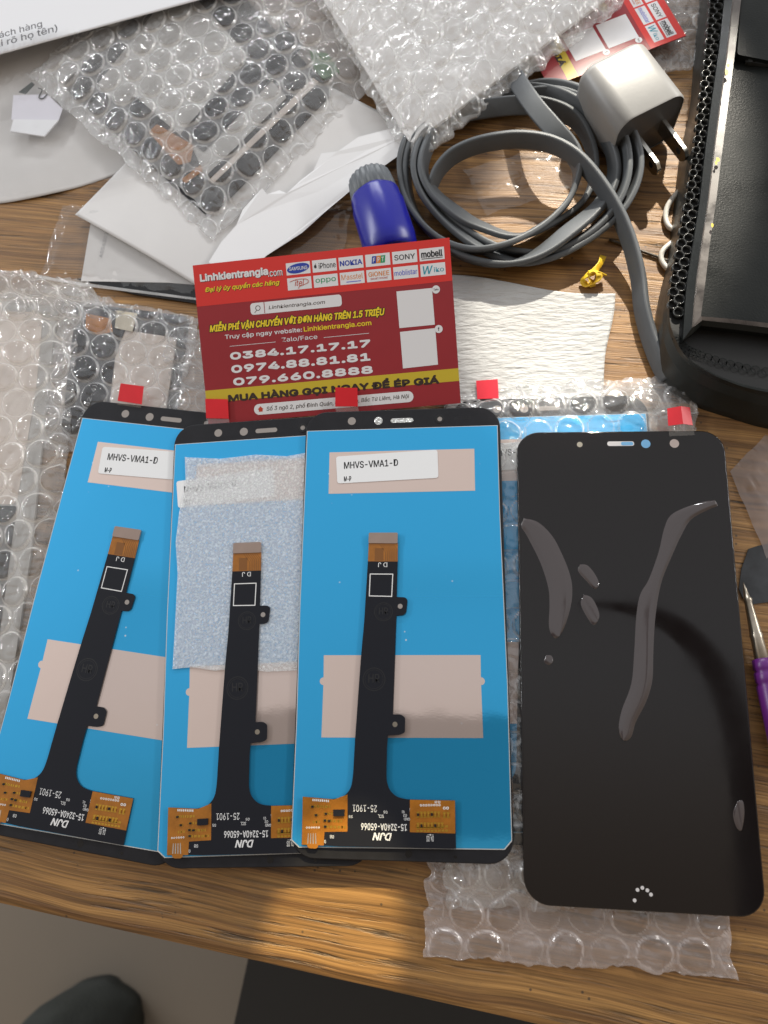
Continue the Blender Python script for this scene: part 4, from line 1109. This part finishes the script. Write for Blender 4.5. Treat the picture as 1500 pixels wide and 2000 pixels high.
card = make_card()
card2 = dup(card)
tag(card2, 'red business card lying flat beneath the crumpled bubble package, touching the silver charger', 'business card', 'red printed business cards')
pBR, pTR = np.array(at(1068, 178, 5)), np.array(at(1342, 74, 5))
yd = (pTR - pBR) / np.linalg.norm(pTR - pBR); rz = math.atan2(yd[1], yd[0]) - math.pi / 2
xd = np.array([math.cos(rz), math.sin(rz)])
mid = (pBR + pTR) / 2 - xd * CW / 2
card2.location = Vector((*mid, 6.5)) * MM; card2.rotation_euler = (0, 0, rz)

# ------------------------------------------------------------------ white creped sheet
def tissue_edge(X, Y, s_, t_): return X + .5 * np.sin(t_ * 9) * (s_ > .9), Y + 1.2 * np.sin(s_ * 5.2 + 1) * (1 - t_)
curved_paper('foam_wipe', atq((872, 545), (1202, 572), (1170, 800), (872, 815), z=1), lambda s_, t_: 1.0 + 1.2 * (1 - s_) + .5 * np.sin(s_ * 6), M['tissue'], 'bright white creped sheet lying on the wood beside the red card', 'wipe', .5, 14, edge=tissue_edge)

# ------------------------------------------------------------------ blue capped bottle
bt = thing('glue_bottle', 'blue plastic bottle cap with a grey ribbed collar behind the red card', 'bottle')
a0, a1 = np.array(at3(722, 352, 11)), np.array(at3(778, 530, 11))
ax = (a1 - a0) / np.linalg.norm(a1 - a0); sd = np.array([-ax[1], ax[0], 0]); upv = np.array([0, 0, 1.0])
def lathe(prof, mi=0, n=40, rib=0.0, nrib=22, flats=0):
    mb = MB(); rings = []
    for d, r in prof:
        ring = []
        for i in range(n):
            a = 2 * math.pi * i / n
            rr_ = r * (1 + rib * (1 if (i * nrib // n) % 2 else 0))
            if flats: rr_ = r * (1 - .035 * (0.5 + .5 * math.cos(a * flats)))
            ring.append(tuple(a0 + ax * d + sd * rr_ * math.cos(a) + upv * rr_ * math.sin(a)))
        rings.append(ring)
    mb.loops(rings, mi, True)
    return mb
lathe([(-2, 5), (-1, 7.6), (0, 8.2), (8, 9.0), (9, 8.4)], n=88, rib=.07, nrib=44).build('ribbed_collar', M['grey_cap'], bt)
lathe([(8, 8.0), (8.4, 9.8), (9.5, 10.2), (13, 10.4), (14.5, 10.9), (30, 11.0), (34, 10.6), (36, 9.6), (36.5, 9)], flats=6, n=60).build('blue_cap', M['blue_cap'], bt)

# ------------------------------------------------------------------ flat grey cable, coiled
path = [  # photo x, y, height, tilt in degrees (0 flat, 90 on edge)
    (960, 60, 5, 30), (995, 130, 7, 30), (1014, 164, 11, 28), (1044, 208, 16, 28), (1080, 250, 17, 30), (1112, 288, 15, 40), (1128, 325, 12, 75), (1122, 366, 9, 82), (1100, 405, 8, 75), (1050, 446, 9, 60), (985, 478, 11, 62), (915, 488, 10, 68), (850, 462, 8, 72), (800, 405, 7, 78), (784, 340, 7, 80), (792, 290, 8, 75), (826, 238, 6, 55),
    (880, 206, 5, 40), (950, 186, 5, 35), (1035, 180, 6, 40), (1106, 196, 9, 60), (1160, 234, 10, 78), (1192, 290, 10, 80), (1198, 345, 9, 60), (1170, 400, 9, 40), (1110, 452, 10, 25), (1050, 496, 9, 40), (985, 516, 8, 60), (910, 503, 7, 70), (846, 462, 6, 70), (806, 402, 5, 72), (795, 330, 7, 78), (812, 276, 8, 72),
    (868, 232, 8, 45), (950, 212, 8, 40), (1045, 206, 9, 50), (1118, 230, 7, 75), (1152, 282, 5, 82), (1160, 340, 4, 82), (1136, 396, 4, 74), (1080, 436, 4, 62), (1010, 462, 5, 50), (940, 442, 6, 38), (896, 418, 8, 30), (846, 374, 9, 45), (826, 326, 10, 68), (846, 266, 8, 70), (890, 214, 5, 60), (975, 194, 4, 55), (1065, 172, 6, 55), (1146, 190, 11, 72), (1212, 234, 13, 78), (1243, 298, 12, 78), (1240, 360, 10, 72), (1206, 420, 8, 66), (1146, 470, 6, 62),
    (1072, 506, 5, 60), (1000, 510, 5, 45), (925, 474, 6, 40), (864, 424, 7, 45), (824, 374, 9, 60), (812, 318, 10, 75), (838, 262, 8, 70), (898, 222, 6, 50), (985, 200, 5, 45), (1075, 186, 7, 55), (1150, 208, 10, 70), (1206, 258, 12, 78), (1224, 318, 12, 78), (1212, 380, 10, 70), (1172, 436, 8, 60), (1112, 478, 6, 58),
    (1060, 496, 4, 68), (975, 486, 3.8, 74), (900, 444, 4, 78), (846, 392, 5, 80), (850, 348, 9, 78), (876, 312, 12, 76), (914, 290, 14, 76), (962, 277, 15, 76), (1016, 272, 15, 76), (1072, 280, 15, 77), (1120, 304, 15, 78), (1160, 345, 14, 76), (1200, 405, 12, 74), (1228, 470, 9, 70), (1246, 540, 6, 66), (1253, 600, 5, 64), (1267, 655, 4, 62), (1286, 705, 4, 60), (1304, 740, 3.5, 60)]
P = [(*at(x, y, z), z) for x, y, z, t in path]
full = catmull([(*p, math.radians(t)) for p, (_, _, _, t) in zip(P, path)], 7)
prof = [(a * 1.0, b) for a, b in rrect(7.4, 2.3, .8, 3)]
cbm = MB()
pts = [np.array(p[:3]) for p in full]
# keep the side vector steady, then roll
sweep(cbm, pts, prof, [-p[3] for p in full])
o = cbm.build('flat_cable', M['cable'], recalc=True); tag(o, 'grey flat cable in a loose coil, one end reaching the black case', 'cable')
plain_bag(atq((905, 330), (1085, 285), (1140, 360), (950, 420), z=1), .2, .5, M['bag'], 'small clear plastic film scrap inside the cable coil', 81, .5)

# ------------------------------------------------------------------ silver charger
ch = thing('wall_charger', 'silver cube wall charger lying with its two plug blades toward the black case', 'charger')
pr, pb_, pl = np.array(at(1341, 188, 22)), np.array(at(1270, 88, 24)), np.array(at(1206, 262, 20))
wv = pr - pl; Wc = np.linalg.norm(wv); wv /= Wc
lv = np.array([wv[1], -wv[0]]);  # points to the plug end
lv = lv if lv[1] < 0 else -lv
LENC, HC = 30.0, 25.0
midf = (pr + pl) / 2
def cpt(a, l, h): return (midf[0] + wv[0] * a + lv[0] * l, midf[1] + wv[1] * a + lv[1] * l, h)
m = MB(); rings = []
sec = rrect(Wc, HC, 6.5, 8)
for l, ins in ((-LENC, 2.2), (-LENC + .6, .9), (-LENC + 2, .1), (-LENC + 3, 0), (-.6, 0), (0, .35)):
    rings.append([cpt(a * (1 - ins / Wc * 2), l, HC / 2 + .2 + h * (1 - ins / HC * 2)) for a, h in sec])
m.loops(rings, 0, True, True, False); m.build('charger_body', M['silver'], ch, recalc=True)
m = MB(); rings = [[cpt(a * .97, l, HC / 2 + .2 + h * .97) for a, h in sec] for l in (-3, -.5)]
m.loops(rings, 0, False, False, True); m.build('plug_face', M['charger_end'], ch, recalc=True)
for a in (-5.0, 7.0):
    m = MB(); ring = [];
    prof = fillet([(-.5, -3.2), (15.5, -3.0), (17.5, -1.2), (17.5, 1.2), (15.5, 3.0), (-.5, 3.2)], .6)
    hz = HC * .46
    vs = [cpt(a - .75, l, hz + h) for l, h in prof] + [cpt(a + .75, l, hz + h) for l, h in prof]; n = len(prof)
    m.add(vs, [list(range(n))[::-1], list(range(n, 2 * n))] + [(i, (i + 1) % n, n + (i + 1) % n, n + i) for i in range(n)])
    bl = m.build('plug_blade', M['blade'], ch, recalc=True)
    for sgn in (-1, 1):
        m = MB(); vs = [cpt(a + sgn * .78, 13 + 1.3 * math.cos(k), hz + 1.3 * math.sin(k)) for k in np.linspace(0, 2 * math.pi, 16, False)]; m.add(vs, [list(range(16))]); m.build('blade_hole', M['case_hole'], bl)

# ------------------------------------------------------------------ black machine case
cs = thing('black_case', 'black plastic machine case with a perforated strip and a recessed panel', 'machine')
O0 = [(1375, -90), (1356, 100), (1347, 213), (1328, 300), (1318, 382), (1303, 509), (1287, 580), (1275, 650), (1276, 715), (1300, 760), (1352, 792), (1420, 815), (1500, 838), (1640, 860), (1900, 880)]
O1 = [(1396, -90), (1379, 100), (1366, 200), (1354, 300), (1340, 390), (1321, 492), (1311, 550), (1307, 595), (1311, 640), (1335, 690), (1375, 722), (1430, 748), (1500, 766), (1640, 785), (1900, 800)]
O2 = [(1424, -90), (1404, 100), (1390, 200), (1377, 300), (1366, 400), (1350, 500), (1342, 550), (1338, 597), (1334, 664), (1352, 652), (1369, 636), (1430, 643), (1500, 652), (1640, 668), (1900, 700)]
O3 = [(1458, -90), (1436, 100), (1423, 200), (1410, 300), (1399, 390), (1386, 480), (1379, 540), (1374, 580), (1369, 617), (1369, 617), (1371, 618), (1430, 623), (1500, 631), (1640, 646), (1900, 676)]
def densify(Q, zs, k=4):
    out = []
    for i in range(len(Q) - 1):
        for j in range(k): out.append((Q[i][0] + (Q[i + 1][0] - Q[i][0]) * j / k, Q[i][1] + (Q[i + 1][1] - Q[i][1]) * j / k, zs[i] + (zs[i + 1] - zs[i]) * j / k))
    out.append((*Q[-1], zs[-1])); return [at3(*p) for p in out]
nO = len(O0)
def smooth3(Q): return [tuple(p) for p in catmull([(*q, 0) for q in Q], 4)]
def lineof(Q, zf, smooth=True):
    if smooth:
        S = catmull([(*q, z) for q, z in zip(Q, zf)], 4)
    else:
        S = densify_raw(Q, zf)
    return [at3(p[0], p[1], p[2]) for p in S]
def densify_raw(Q, zs, k=4):
    out = []
    for i in range(len(Q) - 1):
        for j in range(k): out.append((Q[i][0] + (Q[i + 1][0] - Q[i][0]) * j / k, Q[i][1] + (Q[i + 1][1] - Q[i][1]) * j / k, zs[i] + (zs[i + 1] - zs[i]) * j / k))
    out.append((*Q[-1], zs[-1])); return out
def strip(mb, A_, B_, mi=0, smooth=True):
    n = len(A_); mb.add(list(A_) + list(B_), [(i, i + 1, n + i + 1, n + i) for i in range(n - 1)], mi, smooth)
def mixl(A_, B_, t): return [tuple(np.array(a) * (1 - t) + np.array(b) * t) for a, b in zip(A_, B_)]
l0 = lineof(O0, [0.0] * nO)
l1 = lineof(O1, [17.0] * nO)
l0b = [(p[0], p[1], z) for p, z in zip(mixl(l0, l1, .06), [3.0] * len(l0))]
lm = [tuple(np.array(p) + np.array([0, 0, 2.0])) for p in mixl(l0, l1, .55)]
l1o = [tuple(np.array(p) + np.array([0, 0, -.9])) for p in mixl(l0, l1, .93)]
l1i = [(p[0], p[1], 16.2) for p in mixl(l1, lineof(O2, [17.0] * nO, False), .06)]
m = MB(); strip(m, l0, l0b); strip(m, l0b, lm); strip(m, lm, l1o); strip(m, l1o, l1); strip(m, l1, l1i)
m.build('case_skirt', M['case'], cs)
# perforated channel
l2 = lineof(O2, [17.5] * nO, False)
l2lo = [(p[0], p[1], 15.0) for p in l2]; l1lo = [(p[0], p[1], 14.6) for p in l1i]
m = MB(); strip(m, l1i, l1lo); strip(m, l1lo, l2lo, 1); 
k_end = 8 * 4
for side, (fr_, st0, rr_) in enumerate(((.66, 0.0, 2.05), (.22, .5, 1.7))):
    base = [np.array(p) for p in mixl(l1lo, l2lo, fr_)][:31]
    seg = [np.linalg.norm(base[i + 1] - base[i]) for i in range(len(base) - 1)]; tot = sum(seg); sp = 5.05; dcur = st0 * sp; acc = 0; i = 0
    while dcur < tot - 1:
        while acc + seg[i] < dcur: acc += seg[i]; i += 1
        p = base[i] + (base[i + 1] - base[i]) * ((dcur - acc) / seg[i])
        wid = np.linalg.norm(np.array(l1lo[i]) - np.array(l2lo[i]))
        r_ = min(rr_, wid * .36)
        rings = []
        for rad_, zz in ((r_ * 1.22, 15.0), (r_ * 1.16, 16.2), (r_ * 1.0, 16.6), (r_ * .84, 16.3), (r_ * .78, 14.9)):
            rings.append([(p[0] + rad_ * math.cos(a), p[1] + rad_ * math.sin(a), zz) for a in np.linspace(0, 2 * math.pi, 18, False)])
        m.loops(rings, 0, True, False, False); m.disc(p[0], p[1], r_ * .8, 15.05, 1, 16)
        dcur += sp
m.build('perforated_strip', [M['case_rim'], M['case_hole']], cs)
# bezel
l2t = lineof(O2, [19.5] * nO, False); l3t = lineof(O3, [21.0] * nO, False); l3lo = [(p[0], p[1], 17.0) for p in l3t]
mid_ = [tuple(np.array(p) + np.array([0, 0, .9])) for p in mixl(l2t, l3t, .45)]
midb = [tuple(np.array(p) + np.array([0, 0, .2])) for p in mixl(l2t, l3t, .55)]
m = MB(); strip(m, l2lo, l2t, 0, False); strip(m, l2t, mid_, 0, False); strip(m, mid_, midb, 1, False); strip(m, midb, l3t, 1, False); strip(m, l3t, l3lo, 0, False)
m.build('bezel', [M['case_matt'], M['case_worn']], cs)
m = MB(); far = [at3(1900, 676, 17.0), at3(1900, -90, 17.0)]
m.flat([(p[0], p[1], 17.0) for p in l3lo] + [far[1]], 17.0); m.build('recessed_panel', M['case_matt'], cs)
# raised upper lid on the recessed panel with its hinge clip
m = MB(); m.prism(fillet(atq((1440, 106), (1452, -60), (1900, -60), (1900, 150), (1500, 118), z=20), 1.2), 17.1, 20); m.build('upper_lid', M['case_matt'], cs, recalc=True)
m = MB(); m.prism(atq((1456, 112), (1520, 120), (1520, 128), (1456, 121), z=18.4), 17.1, 18.4); m.prism(atq((1462, 113), (1470, 114), (1470, 121), (1462, 120), z=19), 17.1, 19.0); m.build('hinge_clip', M['case_rim'], cs, recalc=True)
# dark lower grille below the bezel
m = MB(); sl = slice(32, None); lowA = [(p[0], p[1], 15.0) for p in l2[sl]]; lowB = [(p[0], p[1], 14.4) for p in l1i[sl]]
strip(m, lowA, lowB, 0)
for k in range(22):
    i = 33 + int(k * 1.0)
    if i >= len(l2) - 1: break
    p = np.array(mixl(l1lo, l2lo, .35)[i]);
    m.ring(p[0], p[1], 1.2, 1.6, 15.4, 1, 14)
m.build('lower_grille', [M['case_hole'], M['case_matt']], cs)
# yellow paint chips on the bezel
for (x, y, s_) in ((1419, 140, 1.6), (1422, 128, 1.2), (1402, 312, 1.3), (1399, 318, .9), (1391, 440, 1.0)):
    m = MB(); c0 = at(x, y, 22.3); m.flat([(c0[0] + s_ * (.6 + .5 * rnd.random()) * math.cos(a) * .6, c0[1] + s_ * (.6 + .5 * rnd.random()) * math.sin(a)) for a in np.linspace(0, 6.28, 9, False)], 22.3)
    m.build('paint_stain', M['card_gold'], cs)


# ------------------------------------------------------------------ hose added out of view for the dark curve in the black display
def mirror_at(px, py, zplane, ztop):
    x, y = at(px, py, zplane); d = np.array([x, y, zplane]) - CAM; d[2] = -d[2]
    t_ = (ztop - zplane) / d[2]; return (x + d[0] * t_, y + d[1] * t_, ztop)
# the dark tablet added out of view, its reflection darkening the display backs
q4 = [mirror_at(x, y, 8.0, 285.0)[:2] for x, y in ((486, 1384), (1012, 1400), (1016, 1636), (478, 1626))]
tbm = MB(); tbm.prism(fillet(q4, 9), 281, 289); plate = tbm.build('added_plate', M['charger_end'], recalc=True)
tag(plate, 'dark tablet added unseen above the bench to darken the blue display backs by reflection', 'plate')
hp = [mirror_at(x, y, 8.0, z) for x, y, z in ((1130, 1180, 690), (1190, 1183, 690), (1260, 1196, 690), (1330, 1232, 690), (1392, 1300, 690), (1432, 1390, 690), (1456, 1500, 690), (1476, 1640, 690), (1490, 1800, 690), (1495, 1950, 690))]
hs = catmull(hp, 8); rs_ = np.interp(np.linspace(0, 1, len(hs)), [0, .12, .35, .6, 1], [.12, .35, 1.0, 1.15, 1.9])
hm = MB(); hm.tube(hs, 15.0, 0, 16, [r * (1 + .04 * (i % 2)) for i, r in enumerate(rs_)])
o = hm.build('added_rod', M['charger_end'], recalc=True); tag(o, 'dark curved hose above the bench, mirrored in the black display', 'rod')

# ------------------------------------------------------------------ small things
yk = thing('ribbon_scrap', 'small knotted yellow ribbon scrap on the wood below the coiled cable', 'scrap')
m = MB(); rib = [(a, b) for a, b in rrect(2.6, .5, .2, 2)]
S = catmull([at3(1178, 500, 2.5), at3(1172, 515, 3.2), at3(1160, 530, 4.0), at3(1146, 538, 3.5), at3(1139, 548, 2), at3(1146, 556, 1.2), at3(1160, 552, 2.2), at3(1170, 540, 4.2), at3(1162, 530, 5.2), at3(1150, 532, 4.6)], 6)
sweep(m, S, rib, [math.sin(i * .22) * .9 for i in range(len(S))]); m.build('ribbon_loop', M['yellow'], yk, recalc=True)
m = MB(); S = catmull([at3(1150, 532, 4.8), at3(1166, 530, 4.4), at3(1182, 538, 2.4)], 6); sweep(m, S, rib, [.5 + i * .06 for i in range(len(S))]); S = catmull([at3(1150, 545, 4.0), at3(1156, 552, 1.5), at3(1158, 560, .6)], 5); sweep(m, S, rib, [.2] * len(S)); m.build('ribbon_end', M['yellow'], yk, recalc=True)
m = MB(); m.tube(catmull([at3(1330, 370, 3), at3(1316, 384, 3), at3(1303, 405, 2), at3(1300, 425, 1.5), at3(1306, 442, 1.5), at3(1322, 452, 1.5), at3(1330, 462, 1.5), at3(1312, 474, 2), at3(1296, 488, 2), at3(1291, 502, 1.6), at3(1296, 516, 1.4), at3(1310, 530, 1.4)], 8), 1.05)
o = m.build('white_wire', M['wire_white'], recalc=True); tag(o, 'thin white wire curling out from under the black case', 'wire')
m = MB(); m.tube(catmull([at3(1190, 468, .7), at3(1240, 486, .8), at3(1280, 500, .8), at3(1312, 512, .9)], 6), .55)
o = m.build('dark_wire', M['wire_dark'], recalc=True); tag(o, 'short straight dark wire on the wood between the grey cable and white wire', 'wire')
# brush-like steel tool with a purple grip
tl_ = thing('precision_tool', 'thin steel tipped hand tool with a purple grip, beside the black display', 'tool')
t0, t1 = np.array(at3(1452, 1138, 3.0)), np.array(at3(1530, 1460, 6.0)); ax = (t1 - t0) / np.linalg.norm(t1 - t0); sd = np.cross(ax, (0, 0, 1.0)); sd /= np.linalg.norm(sd); upv = np.cross(sd, ax)
def tool(prof, n=24):
    mb = MB(); mb.loops([[tuple(t0 + ax * d + (sd * math.cos(2 * math.pi * i / n) + upv * math.sin(2 * math.pi * i / n)) * r) for i in range(n)] for d, r in prof], 0, True); return mb
tool([(0, .15), (2, .5), (5, 1.0), (5.5, 1.5), (6.2, 1.5), (7, 1.25), (17, 1.9), (18, 2.2), (19, 2.0), (26, 2.3), (26.5, 2.0)]).build('steel_shaft', M['steel'], tl_)
tool([(25.5, 2.2), (26, 3.2), (29, 3.4), (29.6, 3.0), (30.4, 3.6), (33, 3.7), (33.8, 3.3), (34.6, 3.8), (60, 4.2), (60.5, 3)]).build('purple_grip', M['purple'], tl_)
# frosted bag corner and navy sheet at the table side
bag(atq((1428, 918), (1500, 846), (1720, 980), (1506, 1100), z=2), .2, 1.0, M['bag_frost'], name='frosted_bag', label='frosted pinkish translucent bag corner beside the black display', h=0, seed=91, wrinkle=.25, wl=24, res=1.0, contents=0, jag=.15, back=False, seal=3, cat='plastic bag')
m = MB(); m.prism(atq((1462, 1072), (1480, 1066), (1600, 1040), (1600, 1190), (1500, 1176), (1470, 1180), (1452, 1170), (1443, 1150), (1448, 1112), z=.5), .05, .5)
o = m.build('navy_sheet', M['navy_sheet'], recalc=True); tag(o, 'scratched dark navy sheet under the steel tool tip', 'sheet')

# ------------------------------------------------------------------ light
w = bpy.data.worlds.new('World'); scene.world = w; w.use_nodes = True
nt = w.node_tree; nt.nodes.clear(); L = nt.links.new
out = nt.nodes.new('ShaderNodeOutputWorld'); bg = nt.nodes.new('ShaderNodeBackground'); L(bg.outputs[0], out.inputs[0])
tc = nt.nodes.new('ShaderNodeTexCoord'); sx = nt.nodes.new('ShaderNodeSeparateXYZ'); L(tc.outputs['Generated'], sx.inputs[0])
def rng(f0, f1, t0, t1, src):
    n = nt.nodes.new('ShaderNodeMapRange'); n.interpolation_type = 'SMOOTHSTEP'
    for k, v in zip(('From Min', 'From Max', 'To Min', 'To Max'), (f0, f1, t0, t1)): n.inputs[k].default_value = v
    L(src, n.inputs[0]); return n
# pale ceiling ahead, the dim side of the room where the photographer stands behind
near = rng(0.72, 0.95, 0.38, 0.30, sx.outputs[2])
side = rng(-0.30, 0.06, 0.0, 1.0, sx.outputs[1])
mxw = nt.nodes.new('ShaderNodeMix'); mxw.data_type = 'FLOAT'; L(side.outputs[0], mxw.inputs[0]); L(near.outputs[0], mxw.inputs[2]); mxw.inputs[3].default_value = 0.68
L(mxw.outputs[0], bg.inputs[1])
tint = nt.nodes.new('ShaderNodeMix'); tint.data_type = 'RGBA'; L(side.outputs[0], tint.inputs[0]); tint.inputs[6].default_value = (1.0, 0.80, 0.60, 1); tint.inputs[7].default_value = (0.97, 0.98, 1.0, 1); L(tint.outputs[2], bg.inputs[0])


def lamp(kind, name, loc, target, power, col, **kw):
    d = bpy.data.lights.new(name, kind); d.energy = power; d.color = col
    for k, v in kw.items(): setattr(d, k, v)
    o_ = bpy.data.objects.new(name, d); C.objects.link(o_)
    o_.location = Vector(loc) * MM
    o_.rotation_euler = (Vector(target) - Vector(loc)).to_track_quat('-Z', 'Y').to_euler()
    return o_


tg = np.array((*at(1165, 500), 0.0)); kd = np.array([.20, .78, .60]); kd /= np.linalg.norm(kd)
lamp('SPOT', 'bench_spot', tg + kd * 900, tg, 84.0, (1.0, .93, .80), spot_size=math.radians(7.0), spot_blend=.4, shadow_soft_size=.008)
tg2 = np.array((*at(640, 1880), 0.0))
lamp('SPOT', 'bench_spot', tg2 + kd * 900, tg2, 60.0, (1.0, .83, .47), spot_size=math.radians(3.0), spot_blend=.08, shadow_soft_size=.004)  # added spot, only for the lit patch at the table's front
lamp('AREA', 'sparkle_strip', (-250, 1900, 760), (-40, 120, 0), 15.0, (.96, .98, 1.0), shape='RECTANGLE', size=1.2, size_y=.016)  # added strip lights, placed out of view for glints on the wrap
lamp('AREA', 'sparkle_strip', (1350, 650, 720), (0, 120, 0), 12.0, (1, .98, .95), shape='RECTANGLE', size=1.0, size_y=.016)

lamp('AREA', 'sparkle_strip', (-1400, 500, 760), (0, 120, 0), 10.0, (.96, .98, 1.0), shape='RECTANGLE', size=1.0, size_y=.016)

# ------------------------------------------------------------------ camera
cd = bpy.data.cameras.new('camera'); cam = bpy.data.objects.new('camera', cd); C.objects.link(cam)
R3 = Matrix([list(r) for r in MCAM]); cam.matrix_world = Matrix.Translation(Vector(CAM) * MM) @ R3.to_4x4()
cd.sensor_fit = 'VERTICAL'; cd.sensor_height = 24.0; cd.lens = 24.0 * F_PX / 2000.0
cd.dof.use_dof = True; cd.dof.focus_distance = 0.262; cd.dof.aperture_fstop = 9.0
cd.clip_start = 0.01; cd.clip_end = 50
scene.camera = cam

scene.view_settings.view_transform = 'Standard'; scene.view_settings.look = 'None'
scene.view_settings.exposure = -0.12; scene.view_settings.gamma = 1.0
scene.render.engine = 'CYCLES'
cy = scene.cycles
cy.max_bounces = 12; cy.transparent_max_bounces = 32; cy.diffuse_bounces = 4; cy.glossy_bounces = 4
cy.use_denoising = True; cy.sample_clamp_indirect = 4.0
scene.render.resolution_x, scene.render.resolution_y = 768, 1024
